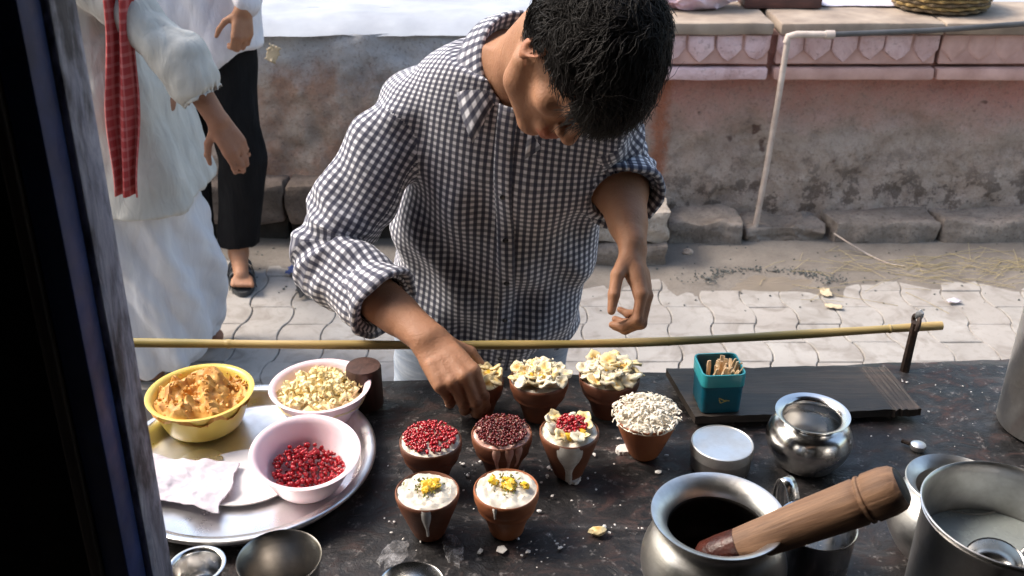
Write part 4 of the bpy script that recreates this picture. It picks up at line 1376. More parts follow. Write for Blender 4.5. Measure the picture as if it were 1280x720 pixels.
for k in range(130):
    ca = random.choice(cups_px)
    a, b = random.gauss(ca[0], 38), random.gauss(ca[1], 18)
    if 480 < a < 1180 and 480 < b < 718:
        spots2.append((a, b, abs(random.gauss(0, .0016)) + .0008))
for k in range(26):
    spots2.append((random.uniform(1060, 1230), random.uniform(470, 560), abs(random.gauss(0, .0013)) + .0007))
for k, (a, b, s_) in enumerate(spots2):
    c = TP(a, b)
    v, f = blob(1, (s_, s_ * random.uniform(.5, 1), s_ * .4), .5, k)
    pile.add(v, f, TRS((c.x, c.y, TZ + .0005), (0, 0, random.uniform(0, 6))))
tag(obj('crumbs', pile.mesh('crumbs'), M['milk_white']), 'white crumbs and specks scattered over the counter', 'crumbs', kind='stuff')

# ------------------------------------------------------------------ bamboo cane on its bracket
kA, kB, kC, kD = P(-140, 424, y=1.445), P(420, 431, y=1.487), P(800, 428, y=1.515), P(1177, 407, y=1.553)
base = Vector(kD)
pts = smooth_prof([tuple(kA), tuple(kB), tuple(kC), tuple(kD)], 12)
cane = thing('bamboo_cane', 'long thin bamboo cane stretched across in front of the man', 'cane', tuple(kA))
rad = []
for i in range(len(pts)):
    u = i / (len(pts) - 1)
    rad.append(.0078 + .0006 * math.sin(u * 40))
v, f = tube([Vector(p) - kA for p in pts], rad, 12)
obj('cane_rod', mesh('cane_rod', v, f), M['bamboo'], cane)
v, f = tube([(.02, .012, -(kA.z - TZ) - .004), (.02, .012, .02)], .008, 8)
obj('end_peg', mesh('end_peg', v, f), M['iron'], cane)
for i in (9, 17, 25, 33):
    a, b = Vector(pts[i]) - kA, Vector(pts[i + 1]) - kA
    v, f = tube([a, a.lerp(b, .08), a.lerp(b, .16)], [.0074, .0086, .0074], 12)
    obj('cane_node', mesh('cane_node', v, f), M['bamboo'], cane)
kb = P(1131, 461, z=TZ)
kt = P(1146, 398, y=kb.y - .002)
br = thing('iron_bracket', 'rusty iron peg with bent top holding the cane end', 'bracket', (kb.x, kb.y, TZ - .001))
d_ = kt - kb
v, f = tube([(0, 0, -.004), d_ * .5, d_ * .93], [.0085, .0078, .0075], 8)
obj('peg', mesh('peg', v, f), M['iron'], br)
hk = [d_ * .80 + Vector((.004, .014, 0)), d_ * .88 + Vector((.004, .020, .004)), d_ * .97 + Vector((.004, .012, .004)), d_ * 1.0 + Vector((0.003, -.002, .004)), d_ * .96 + Vector((0, -.012, .0)), d_ * .84 + Vector((-.002, -.014, 0))]
v, f = tube(smooth_prof([tuple(p) for p in hk], 5), .0042, 8)
obj('bent_wire', mesh('bent_wire', v, f), M['iron'], br)
v, f = blob(2, (.008, .006, .010), .5, 6)
obj('tape_wrap', mesh('tape_wrap', v, f), plain('grey_tape', (.30, .31, .33), None, .5), br, d_ * 1.0 + Vector((.004, 0, .008)))

# ------------------------------------------------------------------ figures: smooth solid fields turned into one skin each
class Field:
    def __init__(self, xs, ys, zs):
        self.ax = [np.asarray(a, np.float32) for a in (xs, ys, zs)]
        self.F = np.full([len(a) for a in self.ax], 0.2, np.float32)
    def win(self, lo, hi):
        sl = []
        for i in range(3):
            a = self.ax[i]
            sl.append(slice(max(0, int(np.searchsorted(a, lo[i])) - 1), min(len(a), int(np.searchsorted(a, hi[i])) + 1)))
        return tuple(sl)
    def pts(self, sl):
        return np.meshgrid(self.ax[0][sl[0]], self.ax[1][sl[1]], self.ax[2][sl[2]], indexing='ij', sparse=True)
    def put(self, fn, lo, hi, k=0.01, mode='add', mar=0.05):
        sl = self.win([a - mar for a in lo], [a + mar for a in hi])
        if any(s_.stop - s_.start < 2 for s_ in sl):
            return
        X, Y, Z = self.pts(sl)
        d = fn(X, Y, Z).astype(np.float32)
        f = self.F[sl]
        if mode == 'add':
            if k > 0:
                h_ = np.clip(0.5 + 0.5 * (f - d) / k, 0, 1)
                self.F[sl] = f * (1 - h_) + d * h_ - k * h_ * (1 - h_)
            else:
                self.F[sl] = np.minimum(f, d)
        else:
            if k > 0:
                h_ = np.clip(0.5 - 0.5 * (f + d) / k, 0, 1)
                self.F[sl] = f * (1 - h_) - d * h_ + k * h_ * (1 - h_)
            else:
                self.F[sl] = np.maximum(f, -d)
    def cone(self, a, b, ra, rb, k=0.012, mode='add'):
        a, b = np.array(a, np.float32), np.array(b, np.float32)
        ab = b - a
        L2 = float(ab @ ab) + 1e-9
        def fn(X, Y, Z):
            t = np.clip(((X - a[0]) * ab[0] + (Y - a[1]) * ab[1] + (Z - a[2]) * ab[2]) / L2, 0, 1)
            return np.sqrt((X - a[0] - t * ab[0]) ** 2 + (Y - a[1] - t * ab[1]) ** 2 + (Z - a[2] - t * ab[2]) ** 2) - (ra + (rb - ra) * t)
        m = max(ra, rb)
        self.put(fn, np.minimum(a, b) - m, np.maximum(a, b) + m, k, mode)
    def ell(self, c, r, M3=None, k=0.012, mode='add'):
        c = np.array(c, np.float32)
        A = np.eye(3) if M3 is None else np.array(M3)            # rows: local axes in world
        def fn(X, Y, Z):
            dx, dy, dz = X - c[0], Y - c[1], Z - c[2]
            q0, q1 = 0, 0
            for i in range(3):
                l = dx * A[i][0] + dy * A[i][1] + dz * A[i][2]
                q0 = q0 + (l / r[i]) ** 2
                q1 = q1 + (l / r[i] ** 2) ** 2
            q0, q1 = np.sqrt(q0), np.sqrt(q1) + 1e-6
            return q0 * (q0 - 1) / q1
        m = max(r)
        self.put(fn, c - m, c + m, k, mode)
    def net(self):
        F = self.F
        ins = F < 0
        n = [s_ - 1 for s_ in F.shape]
        cnt = np.zeros(n, np.uint8)
        cor = [(i, j, k) for i in (0, 1) for j in (0, 1) for k in (0, 1)]
        for (i, j, k) in cor:
            cnt += ins[i:i + n[0], j:j + n[1], k:k + n[2]]
        act = np.argwhere((cnt > 0) & (cnt < 8))
        vid = np.full(n, -1, np.int32)
        vid[tuple(act.T)] = np.arange(len(act))
        val = {c: F[act[:, 0] + c[0], act[:, 1] + c[1], act[:, 2] + c[2]] for c in cor}
        acc = np.zeros((len(act), 3), np.float64)
        num = np.zeros(len(act))
        for c in cor:
            for axx in range(3):
                if c[axx] == 0:
                    e = list(c); e[axx] = 1; e = tuple(e)
                    a, b = val[c], val[e]
                    cr = (a < 0) != (b < 0)
                    t = np.where(cr, a / np.where(cr, a - b, 1), 0)
                    p_ = np.array(c, np.float64)[None, :].repeat(len(act), 0)
                    p_[:, axx] = t
                    acc[cr] += p_[cr]
                    num[cr] += 1
        loc = acc / num[:, None]
        V = np.zeros((len(act), 3))
        for i in range(3):
            a = self.ax[i].astype(np.float64)
            V[:, i] = a[act[:, i]] + loc[:, i] * (a[act[:, i] + 1] - a[act[:, i]])
        faces = []
        for axx in range(3):
            lo, hi = [slice(None)] * 3, [slice(None)] * 3
            lo[axx], hi[axx] = slice(0, -1), slice(1, None)
            A, B = ins[tuple(lo)], ins[tuple(hi)]
            e = np.argwhere(A != B)
            o1, o2 = [i for i in range(3) if i != axx]
            ok = (e[:, o1] > 0) & (e[:, o2] > 0) & (e[:, o1] < n[o1]) & (e[:, o2] < n[o2])
            e = e[ok]
            flip = A[tuple(e.T)]
            qd = []
            for (u, w_) in ((1, 1), (0, 1), (0, 0), (1, 0)):
                c = e.copy()
                c[:, o1] -= u
                c[:, o2] -= w_
                qd.append(vid[tuple(c.T)])
            qd = np.stack(qd, 1)
            if axx == 1:
                flip = ~flip
            qd[~flip] = qd[~flip][:, ::-1]
            faces.append(qd)
        Q = np.concatenate(faces)
        return V, Q[(Q >= 0).all(1)]

def vsmooth(V, Q, it=1, lam=0.5):
    for _ in range(it):
        S, C = np.zeros_like(V), np.zeros(len(V))
        for a, b in ((0, 1), (1, 2), (2, 3), (3, 0)):
            np.add.at(S, Q[:, a], V[Q[:, b]]); np.add.at(C, Q[:, a], 1)
            np.add.at(S, Q[:, b], V[Q[:, a]]); np.add.at(C, Q[:, b], 1)
        V = V * (1 - lam) + lam * S / np.maximum(C, 1)[:, None]
    return V

def qmesh(name, V, Q):
    me = bpy.data.meshes.new(name)
    me.vertices.add(len(V))
    me.vertices.foreach_set('co', V.astype(np.float32).ravel())
    me.loops.add(len(Q) * 4)
    me.loops.foreach_set('vertex_index', Q.astype(np.int32).ravel())
    me.polygons.add(len(Q))
    me.polygons.foreach_set('loop_start', np.arange(0, len(Q) * 4, 4, dtype=np.int32))
    me.polygons.foreach_set('use_smooth', np.ones(len(Q), bool))
    me.update(calc_edges=True)
    me.validate()
    return me

def set_uv(me, uv_loops):
    l = me.uv_layers.new(name='UVMap')
    l.data.foreach_set('uv', uv_loops.astype(np.float32).ravel())

def set_tint(me, rgb):
    a = me.color_attributes.new('tint', 'FLOAT_COLOR', 'POINT')
    a.data.foreach_set('color', np.concatenate([rgb, np.ones((len(rgb), 1))], 1).astype(np.float32).ravel())

def unit(v):
    v = np.array(v, float)
    return v / np.linalg.norm(v)
A3 = lambda v: np.array(v, float)

def rotv(v, axis, ang):
    v, k = A3(v), unit(axis)
    return v * math.cos(ang) + np.cross(k, v) * math.sin(ang) + k * (k @ v) * (1 - math.cos(ang))

def hand(F, W, d, n, right, curl, spread=0.0, thumb=None, sc=1.0, nails=None):
    """wrist W, d towards the knuckles, n out of the back of the hand; curl: (mcp, pip, dip) degrees per finger from index to little"""
    d = unit(d)
    n = unit(A3(n) - d * (A3(n) @ d))
    s_ = np.cross(n, d) if right else np.cross(d, n)
    W = A3(W)
    offs = [.027, .009, -.010, -.027]
    Ls = [.088, .090, .085, .077]
    seg = [(.043, .025, .020), (.047, .029, .021), (.043, .027, .020), (.034, .020, .018)]
    rad = [(.0098, .0088, .0080, .0066), (.0100, .0090, .0081, .0067), (.0095, .0085, .0077, .0063), (.0084, .0074, .0068, .0056)]
    K = []
    for i in range(4):
        k_ = W + (d * Ls[i] + s_ * offs[i] - n * (.004 * (abs(i - 1)))) * sc
        K.append(k_)
        F.cone(W + (d * .008 + s_ * offs[i] * .55 - n * .004) * sc, k_ - n * .004 * sc, .0155 * sc, .0112 * sc, .010)
        F.cone(W + (d * .045 + s_ * offs[i] * .8 + n * .002) * sc, k_ + n * .001 * sc, .008 * sc, .0085 * sc, .006)
    F.cone(W + (d * .03 - n * .012 + s_ * .014) * sc, W + (d * .055 - n * .010 + s_ * .020) * sc, .015 * sc, .011 * sc, .012)
    F.cone(W + (d * .03 - n * .012 - s_ * .016) * sc, W + (d * .065 - n * .010 - s_ * .020) * sc, .013 * sc, .011 * sc, .012)
    for i in range(4):
        p = K[i].copy()
        ang = 0
        sp = spread * (1.5 - i) * .5
        for j in range(3):
            ang += R(curl[i][j])
            dr = d * math.cos(ang) - n * math.sin(ang) + s_ * math.sin(sp) * math.cos(ang * .5)
            dr = unit(dr)
            q_ = p + dr * seg[i][j] * sc
            F.cone(p, q_, rad[i][j] * sc, rad[i][j + 1] * sc, .0035)
            if nails is not None and j < 2:
                nails.append((q_ + (n * math.cos(ang) + d * math.sin(ang)) * rad[i][j + 1] * sc, -.0065 * sc))
            if j < 2:
                F.cone(q_, q_ + dr * .001, rad[i][j + 1] * 1.07 * sc, rad[i][j + 1] * 1.07 * sc, .003)
            p = q_
        if nails is not None:
            out = n * math.cos(ang) + d * math.sin(ang)
            nails.append((p - dr * .004 * sc + out * rad[i][3] * sc, .0055 * sc))
    b = W + (d * .018 + s_ * .020 - n * .010) * sc
    t = thumb or ((.55, .75, -.45), (.75, .45, -.5), (.9, .2, -.4))
    p = b
    for j, (L, r0, r1) in enumerate(((.042, .0135, .0112), (.034, .0108, .0098), (.027, .0098, .0074))):
        dr = unit(d * t[j][0] + s_ * t[j][1] + n * t[j][2])
        q_ = p + dr * L * sc
        F.cone(p, q_, r0 * sc, r1 * sc, .008 if j == 0 else .004)
        p = q_
    if nails is not None:
        o_ = unit(n - dr * (n @ dr) + s_ * .4)
        nails.append((p - dr * .003 * sc + o_ * .0072 * sc, .006 * sc))
    return K

def head(F, C, fw, up, sc=1.0):
    """a head with face and ears; returns the local frame (right, forward, up)"""
    fw = unit(fw)
    up = unit(A3(up) - fw * (A3(up) @ fw))
    rt = np.cross(fw, up)
    A = np.array([rt, fw, up])
    C = A3(C)
    W = lambda x, y, z: C + (rt * x + fw * y + up * z) * sc
    S = lambda r: tuple(a * sc for a in r)
    F.ell(W(0, -.012, .035), S((.0735, .096, .086)), A, .01)
    F.ell(W(0, .028, -.040), S((.057, .064, .074)), A, .03)
    F.ell(W(0, .055, .030), S((.058, .042, .045)), A, .02)
    for x in (-1, 1):
        F.cone(W(x * .054, .000, -.050), W(x * .046, .022, -.074), .020 * sc, .018 * sc, .018)
        F.cone(W(x * .046, .022, -.074), W(x * .012, .078, -.096), .018 * sc, .015 * sc, .02)
        F.ell(W(x * .044, .060, -.022), S((.022, .022, .019)), A, .018)
    F.ell(W(0, .084, -.094), S((.020, .017, .016)), A, .015)
    F.cone(W(-.036, .082, .026), W(.036, .082, .026), .012 * sc, .012 * sc, .014)
    for x in (-1, 1):
        F.ell(W(x * .032, .104, .006), S((.018, .016, .012)), A, .012, 'sub')
        F.ell(W(x * .031, .079, .005), S((.0150, .0145, .0125)), A, .002)
        F.cone(W(x * .019, .0915, .0055), W(x * .044, .0855, .004), .0028 * sc, .0022 * sc, .003)
    F.cone(W(0, .090, .018), W(0, .114, -.028), .0075 * sc, .0105 * sc, .010)
    F.ell(W(0, .114, -.031), S((.0125, .0115, .0105)), A, .006)
    for x in (-1, 1):
        F.ell(W(x * .0125, .103, -.035), S((.0075, .010, .0075)), A, .005)
        F.ell(W(x * .0065, .106, -.0425), S((.0034, .005, .004)), A, .002, 'sub')
    F.ell(W(0, .092, -.062), S((.026, .017, .018)), A, .012)
    F.ell(W(0, .1055, -.0585), S((.021, .0075, .0048)), A, .004)
    F.ell(W(0, .1035, -.0700), S((.019, .0080, .0058)), A, .004)
    for x in (-1, 1):
        E = np.array([unit(rt * x + fw * -.45), unit(fw + rt * x * .45 + up * -.15), up])
        F.ell(W(x * .080, -.012, -.002), S((.0075, .019, .032)), E, .006)
        F.ell(W(x * .086, -.008, -.004), S((.0065, .0105, .017)), E, .004, 'sub')
        F.ell(W(x * .078, -.006, -.030), S((.0065, .008, .009)), E, .005)
    return C, A, W

M['skin'] = None
def skin_mat(name, base):
    base = tuple(base)
    q = NT(name)
    co = q.coord()
    at = q.n('ShaderNodeAttribute', attribute_name='tint')
    n1 = q.noise(co, 22, 5)
    n2 = q.noise(co, 240, 3)
    col = q.mix(q.ramp(n1, [(.35, 0.0), (.7, .45)]), base, tuple(x * f_ for x, f_ in zip(base, (.68, .6, .6))))
    col = q.mix(1.0, col, at.outputs['Color'], 'MULTIPLY')
    q.p(Base_Color=col, Roughness=q.math('MULTIPLY_ADD', n2, .22, .46), Specular_IOR_Level=.32, Subsurface_Weight=.12, Subsurface_Radius=(.012, .005, .003))
    n3 = q.noise(q.coord('Object', (1, 1, 1)), 45, 5, .65, 1.5)
    q.p(Normal=q.bump(q.math('ADD', n2, q.math('MULTIPLY', n3, 2.0)), .35, .0022))
    return q.m
M['skin'] = skin_mat('brown_skin', (.33, .165, .095))

def gingham(name, white, dark, p_=.0128):
    q = NT(name)
    uv = q.n('ShaderNodeTexCoord').outputs['UV']
    co = q.coord()
    wob = q.n('ShaderNodeTexNoise')
    q.set(wob.inputs['Vector'], co)
    wob.inputs['Scale'].default_value = 60
    vm = q.n('ShaderNodeVectorMath', operation='MULTIPLY_ADD')
    q.set(vm.inputs[0], wob.outputs['Color'])
    vm.inputs[1].default_value = (.0012, .0012, 0)
    q.set(vm.inputs[2], uv)
    sp = q.n('ShaderNodeSeparateXYZ')
    q.set(sp.inputs[0], vm.outputs[0])
    def stripe(c):
        fr = q.math('FRACT', q.math('DIVIDE', c, p_))
        tri = q.math('ABSOLUTE', q.math('SUBTRACT', fr, .5))
        return q.ramp(tri, [(.19, 1.0), (.33, 0.0)])
    su, sv = stripe(sp.outputs[0]), stripe(sp.outputs[1])
    lum = q.math('MULTIPLY', q.math('MULTIPLY_ADD', su, -.90, 1.0), q.math('MULTIPLY_ADD', sv, -.70, 1.0))
    col = q.mix(lum, dark, white)
    n1 = q.noise(co, 9, 3)
    col = q.mix(q.math('MULTIPLY', n1, .25), col, tuple(x * .8 for x in white), 'MULTIPLY')
    q.p(Base_Color=col, Roughness=.85, Sheen_Weight=.15)
    fz = q.noise(co, 300, 2)
    wr = q.noise(co, 28, 4, .6, 1.0)
    q.p(Normal=q.bump(q.math('ADD', wr, q.math('MULTIPLY', fz, .15)), .35, .006))
    return q.m
M['gingham'] = gingham('navy_gingham', (.74, .74, .80), (.015, .018, .052))

# ------------------------------------------------------------------ the man at the counter
O_ = A3(P(601, 440, y=1.86))
N_ = A3(P(646, 66, y=1.625))
SL = np.linalg.norm(N_ - O_)
AX = (N_ - O_) / SL
RS, LS = A3(P(508, 146, y=1.70)), A3(P(750, 172, y=1.63))
lat_h = unit(A3((1, .05, -.02)))
lat_s = unit(LS - RS)
S_K = [-.25, -.10, 0.0, .18, .40, .62, .76, .86, .94, 1.0, 1.06]
A_K = [.170, .186, .194, .197, .192, .190, .196, .190, .152, .088, .060]
B_K = [.118, .122, .124, .122, .122, .124, .118, .100, .078, .064, .056]
def cr(xk, yk, x):
    """smooth interpolation through the keys"""
    xs = np.linspace(xk[0], xk[-1], 160)
    ys = np.interp(xs, xk, yk)
    ker = np.hanning(15); ker /= ker.sum()
    ys = np.convolve(np.pad(ys, 7, 'edge'), ker, 'valid')
    return np.interp(x, xs, ys)
def torso_local(X, Y, Z):
    dx, dy, dz = X - O_[0], Y - O_[1], Z - O_[2]
    s = (dx * AX[0] + dy * AX[1] + dz * AX[2]) / SL
    w_ = np.clip((s - .1) / .8, 0, 1)
    w_ = w_ * w_ * (3 - 2 * w_)
    e1 = [lat_h[i] * (1 - w_) + lat_s[i] * w_ for i in range(3)]
    dt = e1[0] * AX[0] + e1[1] * AX[1] + e1[2] * AX[2]
    e1 = [e1[i] - dt * AX[i] for i in range(3)]
    nn = np.sqrt(e1[0] ** 2 + e1[1] ** 2 + e1[2] ** 2)
    e1 = [c / nn for c in e1]
    e2 = [e1[1] * AX[2] - e1[2] * AX[1], e1[2] * AX[0] - e1[0] * AX[2], e1[0] * AX[1] - e1[1] * AX[0]]   # towards his front
    x = dx * e1[0] + dy * e1[1] + dz * e1[2]
    y = dx * e2[0] + dy * e2[1] + dz * e2[2]
    bow = .035 * np.sin(np.clip(s, 0, 1) * math.pi)           # rounded back
    return s, x, y + bow
def torso_field(grow, folds=False):
    def fn(X, Y, Z):
        s, x, y = torso_local(X, Y, Z)
        a, b = cr(S_K, A_K, s) + grow, cr(S_K, B_K, s) + grow
        p_ = 2.3
        rho = (np.abs(x / a) ** p_ + np.abs(y / b) ** p_) ** (1 / p_)
        d = (rho - 1) * (b * .75 + a * .25)
        d = np.maximum(d, (s - (.975 if folds else 1.02)) * SL)
        if folds:
            wn_ = np.clip((.9 - s) / .3, 0, 1)
            g1 = np.sin(x * 38 - s * 11 + 1.4 * np.sin(s * 9 + x * 8)) * np.clip((s + .1) / .2, 0, 1)
            g2 = np.sin(x * 22 + s * 26 + 1.2 * np.sin(x * 19 + 1))
            g3 = np.sin(x * 70 + 2.5 * np.sin(s * 14) + s * 8)
            g4 = np.sin(s * 46 - x * 30 + 2 * np.sin(x * 15))
            frt = np.clip(y / .05 + .6, 0.2, 1)
            d = d - frt * wn_ * (.0055 * g1 * 1.25 + .0065 * g2 + .0030 * g3 + .0045 * g4 * np.clip((.35 - s) / .3, 0, 1))
            # placket ridge
            pl = np.exp(-((x - .018) / .014) ** 2) * (y > 0)
            d = d - .0022 * pl
        return d
    return fn
RE, RW = A3(P(404, 318, y=1.63)), A3(P(536, 424, y=1.415))
LE, LW = A3(P(769, 206, y=1.72)), A3(P(791, 308, y=1.53))
LA = A3(P(742, 140, y=1.62))
RSl = unit(RW - RE)
LSl = unit(LW - LE)
HC = A3(P(719, 70, y=1.47))
u_c, w_c = A3((0, _s, _c)), A3((0, -_c, _s))
def CV(r_, u_, t_):                                       # right, up, towards the viewer
    return A3((1, 0, 0)) * r_ + u_c * u_ + w_c * t_
HF, HU = CV(.12, -.97, -.08), CV(.73, .03, .68)

h0 = .0032
zc = np.concatenate([np.arange(-.01, .72, .012), np.arange(.72, 1.50, h0)])
B = Field(np.arange(-.45, .40, h0), np.arange(1.17, 2.12, h0), zc)
bodyf = torso_field(-.020)
B.put(bodyf, (-.28, 1.45, .55), (.28, 2.05, 1.42), .0, mar=.02)
hipL, hipR = O_ + AX * -.06 + A3((.085, .02, 0)), O_ + AX * -.06 + A3((-.085, .02, 0))
kneL, kneR = A3((hipL[0] + .02, 1.90, .47)), A3((hipR[0] - .02, 1.88, .47))
ankL, ankR = A3((hipL[0] + .03, 2.03, .085)), A3((hipR[0] - .03, 2.00, .085))
for hp, kn, an in ((hipL, kneL, ankL), (hipR, kneR, ankR)):
    B.cone(hp, kn, .082, .055, .03)
    B.cone(kn, an, .052, .034, .03)
    B.cone(an, an + A3((0, -.05, -.05)), .034, .030, .02)
    B.cone(an + A3((0, .02, -.055)), an + A3((.0, -.13, -.06)), .028, .024, .02)
# arms
for sh, el, wr in ((RS, RE, RW), (LA, LE, LW)):
    B.cone(sh, el, .050, .042, .03)
RN = CV(-.30, .80, .52)
LN = CV(.86, .05, .35)
def forearm(el, wr, n_, right):
    d_ = unit(wr - el)
    n_ = unit(A3(n_) - d_ * (A3(n_) @ d_))
    s_ = np.cross(n_, d_)
    m1 = el + (wr - el) * .3
    B.cone(el, m1, .043, .045, .03)
    B.cone(m1, el + (wr - el) * .72, .0445, .033, .03)
    for k in (-.009, .009):
        B.cone(el + (wr - el) * .6 + s_ * k * .7, wr + s_ * k, .029, .0215, .016)
    B.cone(wr + s_ * -.014 + n_ * .008 - d_ * .012, wr + s_ * -.014 + n_ * .008 - d_ * .006, .012, .012, .01)
forearm(RE, RW, RN, True)
forearm(LE, LW, LN, False)
nails = []
RD = A3(P(577, 478, y=1.335)) - RW
hand(B, RW, RD, RN, True, [(50, 34, 24), (56, 34, 22), (60, 40, 26), (64, 46, 30)], -.16, ((.45, .62, -.62), (.72, .18, -.72), (.70, -.10, -.75)), 1.06, nails)
LD = CV(.26, -.93, .25)
hand(B, LW, LD, LN, False, [(30, 52, 34), (30, 58, 36), (32, 62, 38), (34, 62, 40)], -.10, ((.66, .48, -.46), (.93, .16, -.42), (.90, -.06, -.46)), 1.0, nails)
# neck and head
nb = N_ + AX * -.05
skull = HC + unit(HU) * -.045 + unit(HF) * -.035
B.cone(nb, skull, .060, .054, .03)
HCc, HA, HW = head(B, HC, HF, HU, 1.02)
V, Q = B.net()
V = vsmooth(V, Q, 1, .4)
me = qmesh('body', V, Q)
tint = np.ones((len(V), 3))
for c, r_ in nails:
    m_ = np.linalg.norm(V - c, axis=1) < abs(r_)
    tint[m_] = (1.45, 1.55, 1.7) if r_ > 0 else (.66, .60, .58)
hl = (V - HCc) @ HA.T
lip = (np.abs(hl[:, 0]) < .024) & (np.abs(hl[:, 2] + .064) < .0125) & (hl[:, 1] > .096)
tint[lip] = (1.0, .68, .66)
earm = (np.abs(hl[:, 0]) > .07) & (np.abs(hl[:, 2]) < .04) & (np.abs(hl[:, 1]) < .04)
tint[earm] = (1.0, .84, .82)
brow = (np.abs(np.abs(hl[:, 0]) - .034) < .022) & (np.abs(hl[:, 2] - .026) < .006) & (hl[:, 1] > .06)
tint[brow] = (.12, .12, .14)
set_tint(me, tint)
mb = A3((0.0, 1.95, 0.0))
man = thing('person', 'man in navy and white checked shirt bending over the clay cups', 'person', tuple(mb))
V2L = lambda me_: me_.transform(Matrix.Translation(tuple(-mb)))
V2L(me)
obj('body', me, M['skin'], man)

# shirt
SG = Field(np.arange(-.48, .42, .0042), np.arange(1.40, 2.12, .0042), np.arange(.60, 1.45, .0042))
SG.put(torso_field(.0, True), (-.30, 1.45, .55), (.30, 2.08, 1.42), 0, mar=.02)
# shirt tail: the hem dips at front and rises at the sides
def below_hem(X, Y, Z):
    s, x, y = torso_local(X, Y, Z)
    return (s - (.085 + 1.5 * x * x)) * SL
SG.put(below_hem, (-.4, 1.3, .5), (.4, 2.2, .80), .004, 'sub', mar=.05)
ARM = {}
def arm_coords(path):
    """distance to an arm polyline, how far along it, and the angle round it"""
    path = [A3(p) for p in path]
    cum = [0]
    for a, b in zip(path[:-1], path[1:]):
        cum.append(cum[-1] + np.linalg.norm(b - a))
    ref = unit(np.cross(path[1] - path[0], path[-1] - path[1]) + 1e-4)
    def fn(X, Y, Z):
        best, bv, bt = None, None, None
        for i, (a, b) in enumerate(zip(path[:-1], path[1:])):
            ab = b - a
            L2 = ab @ ab
            t = ((X - a[0]) * ab[0] + (Y - a[1]) * ab[1] + (Z - a[2]) * ab[2]) / L2
            t = np.clip(t, 0, 1 if i < len(path) - 2 else 1.5)
            rx, ry2, rz = X - a[0] - t * ab[0], Y - a[1] - t * ab[1], Z - a[2] - t * ab[2]
            d = np.sqrt(rx ** 2 + ry2 ** 2 + rz ** 2)
            dirn = ab / np.sqrt(L2)
            o2 = unit(ref - dirn * (ref @ dirn))
            o1 = np.cross(dirn, o2)
            th = np.arctan2(rx * o2[0] + ry2 * o2[1] + rz * o2[2], rx * o1[0] + ry2 * o1[1] + rz * o1[2])
            v_ = cum[i] + t * np.sqrt(L2)
            if best is None:
                best, bv, bt = d, v_, th
            else:
                m_ = d < best
                best, bv, bt = np.where(m_, d, best), np.where(m_, v_, bv), np.where(m_, th, bt)
        return best, bv, bt
    return fn, cum
def bend_path(a, b, c, k=.05):
    """round the elbow"""
    a, b, c = A3(a), A3(b), A3(c)
    p0, p1 = b + unit(a - b) * k, b + unit(c - b) * k
    mid = (p0 + p1 + 2 * b) / 4
    return [a, p0, mid, p1, c]
RCUFF = RE + (RW - RE) * .60
LCUFF = LE + (LW - LE) * .40
RSs = RS + unit(RE - RS) * -.02
LSs = LA
pathR = bend_path(RSs, RE, RCUFF)
pathL = bend_path(LSs, LE, LCUFF, .03)
fnR, cumR = arm_coords(pathR)
fnL, cumL = arm_coords(pathL)
def sleeve_field(fn_, cum, keys, phase, elb):
    def f_(X, Y, Z):
        d, v_, th = fn_(X, Y, Z)
        T = cum[-1]
        r_ = cr([k_[0] * T for k_ in keys], [k_[1] for k_ in keys], v_)
        near = np.exp(-((v_ - elb) / .075) ** 2)
        wv = .0060 * near * np.sin(v_ * 150 + 2.6 * np.sin(th * 1.0 + phase) + 1.2 * np.sin(th * 2 + 1)) * (.35 + .65 * np.sin(th * .5 + phase) ** 2)
        wv = wv + .0040 * np.sin(v_ * 52 + 3.0 * np.sin(th + phase) + phase) + .0045 * np.sin(th * 3 + v_ * 30 + phase + 1.5 * np.sin(v_ * 24)) + .0016 * np.sin(th * 5 - v_ * 60)
        cap = np.maximum(v_ - T, -.05 - v_)
        return np.maximum(d - r_ - wv, cap)
    return f_
sr = [(-.2, .054), (0, .060), (.15, .070), (.40, .070), (.62, .072), (.80, .068), (1.0, .058), (1.3, .058)]
SG.put(sleeve_field(fnR, cumR, sr, .5, cumR[2]), (-.47, 1.42, .80), (-.05, 1.85, 1.32), .022, mar=.02)
slv = [(-.2, .052), (0, .062), (.2, .066), (.5, .060), (.85, .062), (1.0, .063), (1.3, .063)]
SG.put(sleeve_field(fnL, cumL, slv, 2.0, cumL[2]), (.0, 1.45, .82), (.38, 2.02, 1.32), .022, mar=.02)
# openings
SG.cone(RE + (RW - RE) * .45, RCUFF + RSl * .05, .044, .050, 0, 'sub')
SG.cone(LE + (LW - LE) * .02, LCUFF + LSl * .05, .050, .058, 0, 'sub')
SG.cone(N_ + AX * -.045, skull, .062, .064, .004, 'sub')
fr0 = N_ - A3(AX) * .03
tf = np.cross(lat_s, AX)                                    # towards his front
SG.cone(N_ + tf * .055 - AX * .0 + lat_s * .012, N_ + tf * .12 - AX * .125 + lat_s * .02, .034, .006, .004, 'sub')
V, Q = SG.net()
V = vsmooth(V, Q, 1, .4)
